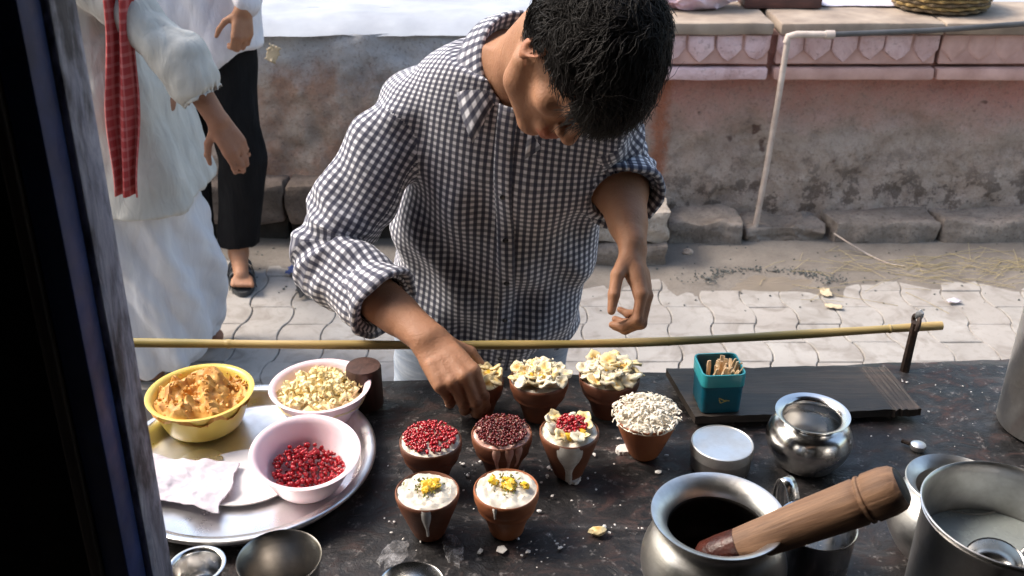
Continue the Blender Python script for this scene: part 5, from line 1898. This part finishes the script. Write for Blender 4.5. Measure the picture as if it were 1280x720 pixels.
# pattern coordinates follow each panel
dR, vR, tR = fnR(V[:, 0], V[:, 1], V[:, 2])
dL, vL, tL = fnL(V[:, 0], V[:, 1], V[:, 2])
s, x, y = torso_local(V[:, 0], V[:, 1], V[:, 2])
a, b = cr(S_K, A_K, s), cr(S_K, B_K, s)
dT = np.abs((np.abs(x / a) ** 2.3 + np.abs(y / b) ** 2.3) ** (1 / 2.3) - 1) * b
rRr = cr([k_[0] * cumR[-1] for k_ in sr], [k_[1] for k_ in sr], vR)
rLl = cr([k_[0] * cumL[-1] for k_ in slv], [k_[1] for k_ in slv], vL)
reg = np.argmin(np.stack([dT * .9, np.abs(dR - rRr) + np.where(vR < .03, (.03 - vR) * 2, 0), np.abs(dL - rLl) + np.where(vL < .03, (.03 - vL) * 2, 0)]), 0)
fr_ = np.array([np.bincount(reg[q_], minlength=3).argmax() for q_ in Q])
tt = np.linspace(-math.pi, math.pi, 721)
ex_, ey_ = .19 * np.sin(tt), .122 * np.cos(tt)
arc = np.concatenate([[0], np.cumsum(np.hypot(np.diff(ex_), np.diff(ey_)))])
arc -= arc[360]
th = np.arctan2(x / .19, y / .122)
rho = np.sqrt((x / .19) ** 2 + (y / .122) ** 2)
uT = np.interp(th, tt, arc) * (1 + (rho - 1) * .8)
shz = np.clip((s - .72) / .2, 0, 1)
vT = s * SL - shz * (y - .09) * 1.0
uvs = [np.stack([uT, vT], 1), np.stack([tR * .064, vR + .003], 1), np.stack([tL * .060, vL], 1)]
lp = np.zeros((len(Q), 4, 2))
for k in range(3):
    m_ = fr_ == k
    lp[m_] = uvs[k][Q[m_]]
for k in (0, 1):                                              # close the wrap at the back seam
    per = [arc[-1] * 2, .064 * 2 * math.pi, .060 * 2 * math.pi]
sp_ = lp[:, :, 0].max(1) - lp[:, :, 0].min(1)
badq = sp_ > .15
lp[badq, :, 0] = np.where(lp[badq, :, 0] < 0, lp[badq, :, 0] + np.array(per)[fr_[badq]][:, None], lp[badq, :, 0])
me = qmesh('shirt', V, Q)
set_uv(me, lp.reshape(-1, 2))
V2L(me)
shirt = obj('shirt', me, M['gingham'], man)

def ribbon(rows, name, m, parent, th=.0016, vscale=1.0, close=False, smooth=180):
    """rows: list of point lists, one per ring, with cloth coordinates in metres"""
    v, f, uv = [], [], []
    n = len(rows[0])
    us = [0]
    for i in range(1, n):
        us.append(us[-1] + np.linalg.norm(A3(rows[0][i]) - A3(rows[0][i - 1])))
    vs = [0]
    for r_ in range(1, len(rows)):
        vs.append(vs[-1] + np.linalg.norm(A3(rows[r_][n // 2]) - A3(rows[r_ - 1][n // 2])))
    for r_ in rows:
        v += [tuple(A3(p) - mb) for p in r_]
    for i in range(len(rows) - 1):
        for k in range(n - 1):
            f.append((i * n + k, i * n + k + 1, (i + 1) * n + k + 1, (i + 1) * n + k))
    me_ = mesh(name, v, f, True, smooth)
    l = me_.uv_layers.new(name='UVMap')
    for lo in me_.loops:
        i, k = divmod(lo.vertex_index, n)
        l.data[lo.index].uv = (us[k], vs[i])
    o_ = obj(name, me_, m, parent)
    if th:
        md = o_.modifiers.new('t', 'SOLIDIFY')
        md.thickness = th
        md.offset = 0
    return o_

# rolled cuffs
def cuff(c, ax_, r0, lens, flare, seed, nm='rolled_cuff'):
    ax_ = unit(ax_)
    o2 = unit(np.cross(ax_, A3((0, 0, 1)) if abs(ax_[2]) < .9 else A3((1, 0, 0))))
    o1 = np.cross(o2, ax_)
    rows = []
    prof = [(-lens, r0 - .004), (-lens * .98, r0 + .004), (-lens * .5, r0 + .0065), (-.003, r0 + .0075 + flare * .8), (.004, r0 + .004 + flare), (.003, r0 - .001 + flare * .8), (-.012, r0 - .006)]
    for (z, r_) in prof:
        ring = []
        for k in range(61):
            a_ = 2 * math.pi * k / 60
            rr = r_ * (1 + .05 * math.sin(2 * a_ + seed) + .035 * math.sin(3 * a_ + seed * 2 + z * 40) + .02 * math.sin(7 * a_ + z * 90))
            zz = z + .006 * math.sin(a_ + seed) + .003 * math.sin(3 * a_ + seed)
            if flare:
                zz += .010 * max(0, math.sin(a_ + seed * 1.7)) * (1 if z > -.01 else 0)
            ring.append(c + ax_ * zz + (o1 * math.cos(a_) + o2 * math.sin(a_)) * rr)
        rows.append(ring)
    return ribbon(rows, nm, M['gingham'], shirt, .0014)
cuff(RCUFF, RSl, .056, .052, .010, 1.0)
cuff(LCUFF, LSl, .064, .040, .006, 2.4)
# collar: stand and folded leaf running round the neck
AXs = AX
AX = unit(unit(skull - nb) * .75 + AXs * .55)
bx = unit(lat_s - AX * (lat_s @ AX))
fx = np.cross(bx, AX)
cen = N_ + AXs * -.018 + AX * .008 + bx * .014
rows_in, rows_top, rows_fall, rows_edge = [], [], [], []
m_ = 44
for k in range(m_ + 1):
    a_ = R(-158) + R(316) * k / m_                           # 0 = nape
    fr01 = max(0, (abs(a_) - R(70)) / R(88))
    rx_, ry2 = .070 + .006 * fr01, .068 + .016 * fr01
    dirv = bx * math.sin(a_) - fx * math.cos(a_)
    base_ = cen + bx * (rx_ * math.sin(a_)) - fx * (ry2 * math.cos(a_)) - AX * (.050 * fr01 ** 1.3)
    rows_in.append(base_)
    top = base_ + AX * (.036 - .012 * fr01) + dirv * .002
    rows_top.append(top)
    rows_fall.append(top + dirv * .011 - AX * .012 + AX * .004)
    pt = .012 * (fr01 ** 3)
    rows_edge.append(top + dirv * (.030 + .012 * fr01) - AX * (.036 + .016 * fr01 ** 2) + fx * pt)
ribbon([rows_in, rows_top, [A3(t) + (A3(f_) - A3(t)) * .45 + AX * .003 for t, f_ in zip(rows_top, rows_fall)], rows_fall, [(A3(a_) + A3(b_)) / 2 for a_, b_ in zip(rows_fall, rows_edge)], rows_edge], 'collar', M['gingham'], shirt, .0022)
AX = AXs
# front placket lying on the shirt
tfield = torso_field(.0, True)
def surf(s_, x_):
    w_ = min(1, max(0, (s_ - .1) / .8)); w_ = w_ * w_ * (3 - 2 * w_)
    e1 = lat_h * (1 - w_) + lat_s * w_
    e1 = unit(e1 - AX * (e1 @ AX))
    e2 = np.cross(e1, AX)
    ys_ = np.linspace(.02, .20, 361)
    pp = (O_ + AX * s_ * SL + e1 * x_)[None] + e2[None] * (ys_ - .035 * math.sin(min(1, max(0, s_)) * math.pi))[:, None]
    f_ = tfield(pp[:, 0], pp[:, 1], pp[:, 2])
    i_ = np.argmax(f_ > 0)
    return pp[i_], e2
rows = []
for k in range(60):
    s_ = .93 - .83 * k / 59
    row = []
    for j, x_ in enumerate(np.linspace(.004, .036, 7)):
        p_, e2 = surf(s_, x_ + .012 * math.sin(s_ * 5))
        row.append(p_ + e2 * (.0034 if 0 < j < 6 else .0005))
    rows.append(row)
ribbon(rows, 'placket', M['gingham'], shirt, .0012)
# buttons down the placket
M['button'] = plain('dark_button', (.03, .03, .04), None, .3)
for s_ in (.70, .56, .42, .28, .15):
    pnt, e2 = surf(s_, .020 + .012 * math.sin(s_ * 5))
    pnt = pnt + e2 * .0042
    v, f = lathe([(0, 0), (.0052, 0), (.0056, .001), (.005, .0022), (0, .0018)], 14, caps=False)
    obj('button', mesh('button', v, f), M['button'], shirt, tuple(pnt - mb), Vector(np.cross(lat_h, AX)).to_track_quat('Z', 'Y').to_euler())

# jeans and sandals
q = NT('faded_jeans')
co = q.coord('Object', (30, 30, 3))
n1 = q.noise(co, 3, 4)
n2 = q.noise(q.coord('Object', (4, 4, 26)), 2.2, 4, .6, .8)
col = q.ramp(n2, [(.3, (.20, .25, .33)), (.7, (.42, .46, .52))])
q.p(Base_Color=q.mix(q.math('MULTIPLY', n1, .4), col, (.10, .13, .2)), Roughness=.9, Normal=q.bump(n2, .5, .006))
M['jeans'] = q.m
JG = Field(np.arange(-.36, .30, .007), np.arange(1.60, 2.16, .007), np.arange(.04, .86, .007))
JG.put(torso_field(-.008), (-.28, 1.6, .55), (.28, 2.1, .85), 0, mar=.02)
def above_waist(X, Y, Z):
    s, x, y = torso_local(X, Y, Z)
    return (.16 - s) * SL
JG.put(above_waist, (-.4, 1.5, .6), (.4, 2.2, .9), 0, 'sub', mar=.05)
for hp, kn, an in ((hipL, kneL, ankL), (hipR, kneR, ankR)):
    JG.cone(hp, kn, .100, .076, .03)
    JG.cone(kn, an, .076, .064, .03)
for k in range(10):
    for kn, hp in ((kneL, hipL), (kneR, hipR)):
        c = hp + (kn - hp) * (k / 9.0)
        JG.ell(c + A3((0, -.055, .0)), (.085, .030, .008), None, .012)
V, Q = JG.net()
me = qmesh('trousers', vsmooth(V, Q, 1), Q)
V2L(me)
obj('trousers', me, M['jeans'], man)
M['sandal'] = plain('dark_rubber_sandal', (.04, .043, .048), (.018, .02, .022), .55, scale=30, bump=.3)
def sandal(parent, an, off, fwd=(0, -1), L=.25):
    fx_, fy_ = fwd
    nrm = math.hypot(fx_, fy_); fx_ /= nrm; fy_ /= nrm
    px_, py_ = -fy_, fx_
    v = []
    N = 28
    for z in (.001, .022):
        for k in range(N):
            a_ = 2 * math.pi * k / N
            wv = .045 * (1 + .15 * math.cos(a_)) * math.sin(a_)
            lv = L / 2 * math.cos(a_) + .055
            v.append((an[0] - off[0] + fx_ * lv + px_ * wv, an[1] - off[1] + fy_ * lv + py_ * wv, z))
    f = [tuple(range(N - 1, -1, -1)), tuple(range(N, 2 * N))] + [(k, (k + 1) % N, N + (k + 1) % N, N + k) for k in range(N)]
    so = obj('sandal', mesh('sandal', v, f, True, 40), M['sandal'], parent)
    for lv, hgt, wd in ((.140, .058, .017), (.092, .070, .017), (.040, .090, .016)):
        vv, ff = [], []
        for k in range(13):
            t_ = -1 + 2 * k / 12
            wv = .050 * t_
            zz = .015 + (hgt - .015) * math.sqrt(max(0, 1 - t_ * t_)) ** .8
            for e in (-wd, wd):
                vv.append((an[0] - off[0] + fx_ * (lv + e) + px_ * wv, an[1] - off[1] + fy_ * (lv + e) + py_ * wv, zz))
        for k in range(12):
            ff.append((k * 2, k * 2 + 1, k * 2 + 3, k * 2 + 2))
        st = obj('strap', mesh('strap', vv, ff), M['sandal'], so)
        st.modifiers.new('t', 'SOLIDIFY').thickness = .003
for an in (ankL, ankR):
    sandal(man, an, mb)

# hair: a cropped cap of clumps and thousands of single locks
M['hair'] = None
q = NT('black_hair')
q.p(Base_Color=(.010, .008, .008), Roughness=.6, Specular_IOR_Level=.25)
M['hair'] = q.m
def hairline(x, y):
    """lowest height hair grows at, in head coordinates"""
    ax_ = np.abs(x)
    hl_ = np.interp(y, [-.12, -.06, -.03, -.005, .02, .05, .075, .10], [-.055, -.060, -.040, .012, .020, .040, .050, .055])
    return hl_
def make_hair(parent, C, A, base, n=5200, Lk=.042, cap=.014, sc=1.0, fringe=True, seed=1):
    rs = np.random.RandomState(seed)
    C = A3(C)
    hx = .17
    HG = Field(np.arange(C[0] - hx, C[0] + hx, .0045), np.arange(C[1] - hx, C[1] + hx, .0045), np.arange(C[2] - hx, C[2] + hx, .0045))
    ph = rs.uniform(0, 6, 12)
    def fn(X, Y, Z):
        dx, dy, dz = X - C[0], Y - C[1], Z - C[2]
        x_, y_, z_ = [(dx * A[i][0] + dy * A[i][1] + dz * A[i][2]) / sc for i in range(3)]
        rr = [(.0735 + cap * .62), (.096 + cap * .62), (.086 + cap * 1.3)]
        q0 = np.sqrt((x_ / rr[0]) ** 2 + ((y_ + .012) / rr[1]) ** 2 + ((z_ - .035) / rr[2]) ** 2)
        d = (q0 - 1) * .09
        d = d - .0016 * np.sin(x_ * 190 + 3 * np.sin(y_ * 40 + ph[0]) + ph[1]) - .0016 * np.sin(z_ * 210 + 4 * np.sin(x_ * 60 + ph[3]) + y_ * 60) - .0015 * np.sin(x_ * 45 + ph[4]) * np.sin(y_ * 50 + ph[5]) * np.sin(z_ * 48 + ph[6])
        cut = hairline(x_, y_) + .004 - z_
        return np.maximum(d, cut * .8) * sc
    HG.put(fn, C - .15, C + .15, 0, mar=0)
    V, Q = HG.net()
    me_ = qmesh('hair', V, Q)
    me_.transform(Matrix.Translation(tuple(-A3(base))))
    ho = obj('hair', me_, M['hair'], parent)
    # locks
    p_v, p_f = [], []
    whorl = A3((.01, -.065, .10))
    down = A @ A3((0, 0, -1))
    dr = rs.normal(size=(n * 4, 3))
    dr /= np.linalg.norm(dr, axis=1)[:, None]
    pt = dr * A3((.0735, .096, .086)) * 1.03 + A3((0, -.012, .035)) + A3((0, 0, 1)) * (cap * .7 * np.maximum(0, dr[:, 2]))[:, None]
    ok = pt[:, 2] > hairline(pt[:, 0], pt[:, 1]) + .003
    dr, pt = dr[ok][:n], pt[ok][:n]
    m_ = len(pt)
    U = lambda w_: w_ / (np.linalg.norm(w_, axis=1)[:, None] + 1e-9)
    nr = U(dr / A3((.0735, .096, .086)))
    nz = np.array([tuple(mnoise.noise_vector(Vector(p * 26)) * .15 + mnoise.noise_vector(Vector(p * 90)) * .06) for p in pt])
    tg = pt - whorl + nz + rs.normal(size=(m_, 3)) * .020
    tg = U(tg - nr * (tg * nr).sum(1)[:, None])
    L = Lk * rs.uniform(.55, 1.25, m_)
    L = np.where((pt[:, 2] < .03) & (pt[:, 1] < .02), L * .45, L)
    if fringe:
        L = np.where(pt[:, 1] > .04, L * 1.6, L)
    k_ = 6
    pos = pt + nr * (cap * rs.uniform(.35, 1.0, m_))[:, None]
    dirn = U(tg * .7 + nr * rs.uniform(.0, .34, m_)[:, None])
    seq = [pos]
    wav = np.array([mnoise.noise(Vector(p * 55)) for p in pt]) * 9 + rs.uniform(0, 1.2, m_)
    side = U(np.cross(nr, tg))
    amp_ = rs.uniform(.0, .30, m_) + .35 * (rs.uniform(0, 1, m_) > .96)
    for i in range(k_ - 1):
        dirn = U(dirn + tg * .25 - nr * (.16 - .12 * (amp_ > .33))[:, None] + down * .10 + side * (np.sin(wav + i * 1.9) * .75)[:, None] + nr * (np.cos(wav + i * 1.7) * .28)[:, None] + rs.normal(size=(m_, 3)) * .07)
        pos = pos + dirn * (L / (k_ - 1))[:, None]
        seq.append(pos)
    rad = [.0004, .00045, .00045, .00045, .0004, .00012]
    sd_ = U(np.cross(dirn, nr))
    up_ = U(np.cross(sd_, dirn))
    p_v = np.zeros((m_, k_, 3, 3))
    for i in range(k_):
        for j, (a_, b_) in enumerate(((1, 0), (-.5, .8), (-.5, -.8))):
            p_v[:, i, j] = C + ((seq[i] + (sd_ * a_ * 1.5 + up_ * b_) * rad[i]) @ A) * sc - A3(base)
    p_v = p_v.reshape(-1, 3)
    tmpl = np.array([(i * 3 + j, i * 3 + (j + 1) % 3, i * 3 + 3 + (j + 1) % 3, i * 3 + 3 + j) for i in range(k_ - 1) for j in range(3)])
    p_f = (np.arange(m_)[:, None, None] * (k_ * 3) + tmpl[None]).reshape(-1, 4)
    me_ = qmesh('locks', np.array(p_v), np.array(p_f))
    tag(obj('locks', me_, M['hair'], ho), kind='stuff')
make_hair(man, HCc, HA, mb, 36000, .042, .017, 1.02)

# ------------------------------------------------------------------ passer-by in a pale kurta
M['skin_b'] = skin_mat('passerby_skin', (.27, .13, .08))
def cloth_mat(name, c1, c2, sc=(6, 6, 2)):
    q = NT(name)
    co = q.coord('Object', sc)
    n1 = q.noise(co, 4, 4, .6, .6)
    q.p(Base_Color=q.ramp(n1, [(.3, c2), (.7, c1)]), Roughness=.9, Normal=q.bump(n1, .6, .012))
    return q.m
M['kurta'] = cloth_mat('pale_grey_kurta', (.48, .47, .44), (.36, .35, .33))
M['dhoti'] = cloth_mat('white_dhoti', (.58, .58, .60), (.47, .47, .51), (5, 5, 1.2))
M['white_shirt'] = cloth_mat('white_shirt', (.66, .65, .69), (.55, .54, .59))
M['black_cloth'] = cloth_mat('black_trousers', (.009, .009, .010), (.004, .004, .005), (8, 8, 2))
M['black_cloth'].node_tree.nodes['Principled BSDF'].inputs['Specular IOR Level'].default_value = .15
q = NT('red_checked_scarf')
uvn = q.n('ShaderNodeTexCoord').outputs['UV']
sp = q.n('ShaderNodeSeparateXYZ')
q.set(sp.inputs[0], uvn)
st = q.ramp(q.math('ABSOLUTE', q.math('SUBTRACT', q.math('FRACT', q.math('DIVIDE', sp.outputs[1], .028)), .5)), [(.30, 0.0), (.38, 1.0)])
st2 = q.ramp(q.math('ABSOLUTE', q.math('SUBTRACT', q.math('FRACT', q.math('DIVIDE', sp.outputs[0], .028)), .5)), [(.36, 0.0), (.42, 1.0)])
col = q.mix(q.math('MULTIPLY', st, .55), (.30, .030, .032), (.42, .14, .135))
col = q.mix(q.math('MULTIPLY', st2, .25), col, (.62, .25, .24))
q.p(Base_Color=col, Roughness=.9)
M['gamcha'] = q.m

def fold_net(F, amp, fr, seed, zlo=-9, zhi=9):
    V, Q = F.net()
    V = vsmooth(V, Q, 1)
    rs = np.random.RandomState(seed)
    nrm = np.zeros_like(V)
    fn_ = np.cross(V[Q[:, 1]] - V[Q[:, 0]], V[Q[:, 3]] - V[Q[:, 0]])
    for k in range(4):
        np.add.at(nrm, Q[:, k], fn_)
    nrm /= np.linalg.norm(nrm, axis=1)[:, None] + 1e-9
    g = 0
    for k in range(5):
        a_ = rs.uniform(0, 6.28)
        kx, ky, kz = fr * math.cos(a_) * rs.uniform(.6, 1.4), fr * math.sin(a_) * rs.uniform(.6, 1.4), rs.uniform(-.35, .35) * fr
        g = g + np.sin(V[:, 0] * kx + V[:, 1] * ky + V[:, 2] * kz + rs.uniform(0, 6) + 1.5 * np.sin(V[:, 2] * 7 + k))
    g2 = 0
    for k in range(3):
        a_ = rs.uniform(0, 6.28)
        kk = A3((math.cos(a_), math.sin(a_), rs.uniform(-.5, .5))) * fr * 1.5
        g2 = g2 + np.abs(np.sin(V @ kk + rs.uniform(0, 6) + 1.6 * np.sin(V[:, 2] * 9 + k * 2)))
    return V + nrm * (amp * g / 2.2 + amp * .3 * (g2 - 1.9))[:, None], Q

ab = A3((-1.10, 2.80, 0.0))
pa_ = thing('person', 'passer-by in pale kurta and white dhoti with red checked scarf', 'person', tuple(ab))
def local(me_, base):
    me_.transform(Matrix.Translation(tuple(-A3(base))))
    return me_
shN, shF = A3((-1.17, 2.62, 1.36)), A3((-1.17, 2.98, 1.36))
elN, wrN = A3(P(222, 72, y=2.55)), A3(P(272, 150, y=2.53))
elF, wrF = A3((-1.33, 3.02, 1.10)), A3(P(146, 262, y=2.90))
h1 = .0065
G = Field(np.arange(-1.62, -.70, h1), np.arange(2.42, 3.20, h1), np.arange(-.005, 1.86, h1))
G.cone((-1.16, 2.80, 1.30), (-1.09, 2.80, .88), .12, .12, .03)
for y_ in (2.70, 2.90):
    G.cone((-1.17, y_, 1.32), (-1.09, y_, .86), .085, .095, .04)
hA = [(A3((-1.09, 2.71, .84)), A3((-1.13, 2.70, .46)), A3((-1.16, 2.69, .09))), (A3((-1.09, 2.89, .84)), A3((-1.05, 2.90, .48)), A3((-1.03, 2.91, .09)))]
for a_, k_, f_ in hA:
    G.cone(a_, k_, .085, .056, .03); G.cone(k_, f_, .056, .036, .03)
    G.cone(f_ + A3((.03, 0, -.055)), f_ + A3((-.13, 0, -.062)), .030, .024, .02)
    for t_ in range(5):
        G.cone(f_ + A3((-.14, -.03 + t_ * .015, -.070)), f_ + A3((-.165 - .012 * (t_ == 0), -.03 + t_ * .015, -.072)), .010, .009, .006)
for sh, el, wr, rg, n_ in ((shN, elN, wrN, False, (.4, -.8, .3)), (shF, elF, wrF, True, (-.4, .7, .2))):
    G.cone(sh, el, .042, .034, .02); G.cone(el, wr, .036, .028, .02)
    hand(G, wr, unit(wr - el), A3(n_), rg, [(25, 35, 20)] * 4, .0, None, 1.0)
G.cone((-1.18, 2.80, 1.40), (-1.22, 2.80, 1.56), .058, .055, .03)
hC, hAx, hW_ = head(G, (-1.24, 2.80, 1.66), (-1, 0, -.1), (-.1, 0, 1))
V, Q = G.net()
me = qmesh('body', vsmooth(V, Q, 1, .4), Q)
set_tint(me, np.ones((len(V), 3)))
obj('body', local(me, ab), M['skin_b'], pa_)
make_hair(pa_, hC, hAx, ab, 1200, .035, .012, 1.0, False, 4)
K = Field(np.arange(-1.60, -.70, .008), np.arange(2.42, 3.20, .008), np.arange(.50, 1.50, .008))
for y_ in (2.69, 2.80, 2.91):
    K.cone((-1.18, y_, 1.37 - (.03 if y_ != 2.80 else 0)), (-1.10, y_, .92), .10, .110, .04)
    K.cone((-1.10, y_, .92), (-1.06, y_, .60), .112, .132, .04)
for sh, el, wr in ((shN, elN, wrN), (shF, elF, wrF)):
    K.cone(sh, el, .075, .066, .03)
    K.cone(el, el + (wr - el) * .40, .066, .070, .02)
K.put(lambda X, Y, Z: Z - .60 + 0 * X + 0 * Y, (-1.7, 2.4, .4), (-.6, 3.2, .6), 0, 'sub', mar=.02)
K.cone(wrN + (elN - wrN) * .62, wrN + (elN - wrN) * .45, .046, .054, 0, 'sub')
V, Q = fold_net(K, .008, 36, 3)
obj('kurta', local(qmesh('kurta', V, Q), ab), M['kurta'], pa_)
D = Field(np.arange(-1.45, -.70, .008), np.arange(2.50, 3.12, .008), np.arange(.05, .665, .008))
for a_, k_, f_ in hA:
    D.cone(a_, k_, .105, .100, .04); D.cone(k_, f_ + A3((0, 0, .03)), .100, .085, .03)
D.cone((-1.10, 2.80, .75), (-1.09, 2.80, .15), .13, .105, .07)
D.cone((-1.09, 2.72, .75), (-1.08, 2.72, .12), .11, .105, .06)
V, Q = fold_net(D, .013, 46, 6)
obj('dhoti', local(qmesh('dhoti', V, Q), ab), M['dhoti'], pa_)
# scarf hanging from the shoulder in front
rows = []
yS = 2.60
for i in range(24):
    z = 1.44 - .74 * i / 23
    row = []
    for k in range(13):
        t_ = k / 12 - .5
        x_ = -.968 - .13 * max(0, (1.25 - z)) + t_ * (.072 + .012 * math.sin(i * .5)) - .10 * max(0, z - 1.25)
        y_ = 2.512 + .22 * max(0, z - 1.25) + .016 * math.cos(t_ * 11 + i * .15)
        row.append(A3((x_, y_, z)))
    rows.append(row)
mb_keep, mb = mb, ab
ribbon(rows, 'scarf', M['gamcha'], pa_, .004)
mb = mb_keep

# ------------------------------------------------------------------ standing person in white shirt and black trousers
bb = A3((-1.0, 3.44, 0.0))
pb = thing('person', 'person in white shirt, black trousers and sandals standing by the wall', 'person', tuple(bb))
cx = -1.08
lw = A3(P(304, 12, y=3.30))
le = A3((-.86, 3.46, 1.20))
shL, shR = A3((cx + .19, 3.47, 1.40)), A3((cx - .19, 3.47, 1.40))
wR_, eR_ = A3((cx - .27, 3.36, .88)), A3((cx - .29, 3.47, 1.13))
G = Field(np.arange(cx - .42, cx + .40, h1), np.arange(3.16, 3.66, h1), np.arange(-.005, 1.88, h1))
for x_ in (-.09, .09):
    G.cone((cx + x_, 3.48, 1.36), (cx + x_ * .7, 3.46, .90), .085, .09, .04)
legs = [(A3((cx + .085, 3.46, .88)), A3((cx + .10, 3.43, .48)), A3((P(298, 322, y=3.44).x, 3.45, .10)), A3((.28, -.95, 0))), (A3((cx - .085, 3.46, .88)), A3((cx - .11, 3.46, .48)), A3((cx - .12, 3.48, .10)), A3((-.1, -1, 0)))]
for a_, k_, f_, fd in legs:
    fd = unit(fd)
    pr_ = np.cross(fd, A3((0, 0, 1)))
    G.cone(a_, k_, .085, .055, .03); G.cone(k_, f_, .055, .036, .03)
    G.cone(f_ + A3((0, 0, -.01)) - fd * .02, f_ + A3((0, 0, -.040)) + fd * .135, .036, .027, .02)
    for t_ in range(5):
        o_ = pr_ * (-.034 + t_ * .017)
        G.cone(f_ + o_ * .8 + fd * .145 + A3((0, 0, -.050)), f_ + o_ + fd * (.192 - .006 * t_) + A3((0, 0, -.058)), .0120, .0100, .006)
for sh, el, wr, rg, dd, n_ in ((shL, le, lw, False, (-.05, -.35, -1), (.5, -.8, .2)), (shR, eR_, wR_, True, (0, -.4, -1), (-1, -.2, .2))):
    G.cone(sh, el, .048, .042, .03); G.cone(el, wr, .042, .028, .03)
    hand(G, wr, A3(dd), A3(n_), rg, [(40, 55, 30)] * 4, 0, None, 1.0)
G.cone((cx, 3.47, 1.40), (cx, 3.45, 1.56), .056, .052, .03)
hC, hAx, hW_ = head(G, (cx, 3.44, 1.66), (.1, -1, -.1), (0, -.1, 1))
V, Q = G.net()
me = qmesh('body', vsmooth(V, Q, 1, .4), Q)
set_tint(me, np.ones((len(V), 3)))
obj('body', local(me, bb), M['skin'], pb)
make_hair(pb, hC, hAx, bb, 1200, .035, .012, 1.0, False, 5)
S_ = Field(np.arange(cx - .42, cx + .40, .008), np.arange(3.22, 3.72, .008), np.arange(.70, 1.52, .008))
for x_ in (-.09, 0, .09):
    S_.cone((cx + x_, 3.48, 1.38 - abs(x_) * .3), (cx + x_, 3.46, .78), .115, .130, .04)
for sh, el, wr in ((shL, le, lw), (shR, eR_, wR_)):
    S_.cone(sh, el, .075, .070, .03); S_.cone(el, el + (wr - el) * .85, .070, .052, .03)
S_.put(lambda X, Y, Z: Z - .80 - .5 * (X - cx) + 0 * Y, (cx - .5, 3.2, .6), (cx + .5, 3.8, .86), 0, 'sub', mar=.02)
V, Q = fold_net(S_, .010, 36, 9)
obj('shirt', local(qmesh('shirt', V, Q), bb), M['white_shirt'], pb)
T = Field(np.arange(cx - .36, cx + .36, .008), np.arange(3.24, 3.68, .008), np.arange(.125, .98, .008))
for a_, k_, f_, fd in legs:
    T.cone(a_ + A3((0, 0, .04)), k_, .104, .074, .008); T.cone(k_, f_ + A3((0, .01, .04)), .074, .072, .008)
V, Q = fold_net(T, .008, 34, 12)
obj('trousers', local(qmesh('trousers', V, Q), bb), M['black_cloth'], pb)
for a_, k_, f_, fd in legs:
    sandal(pb, f_, bb, (fd[0], fd[1]), .30)
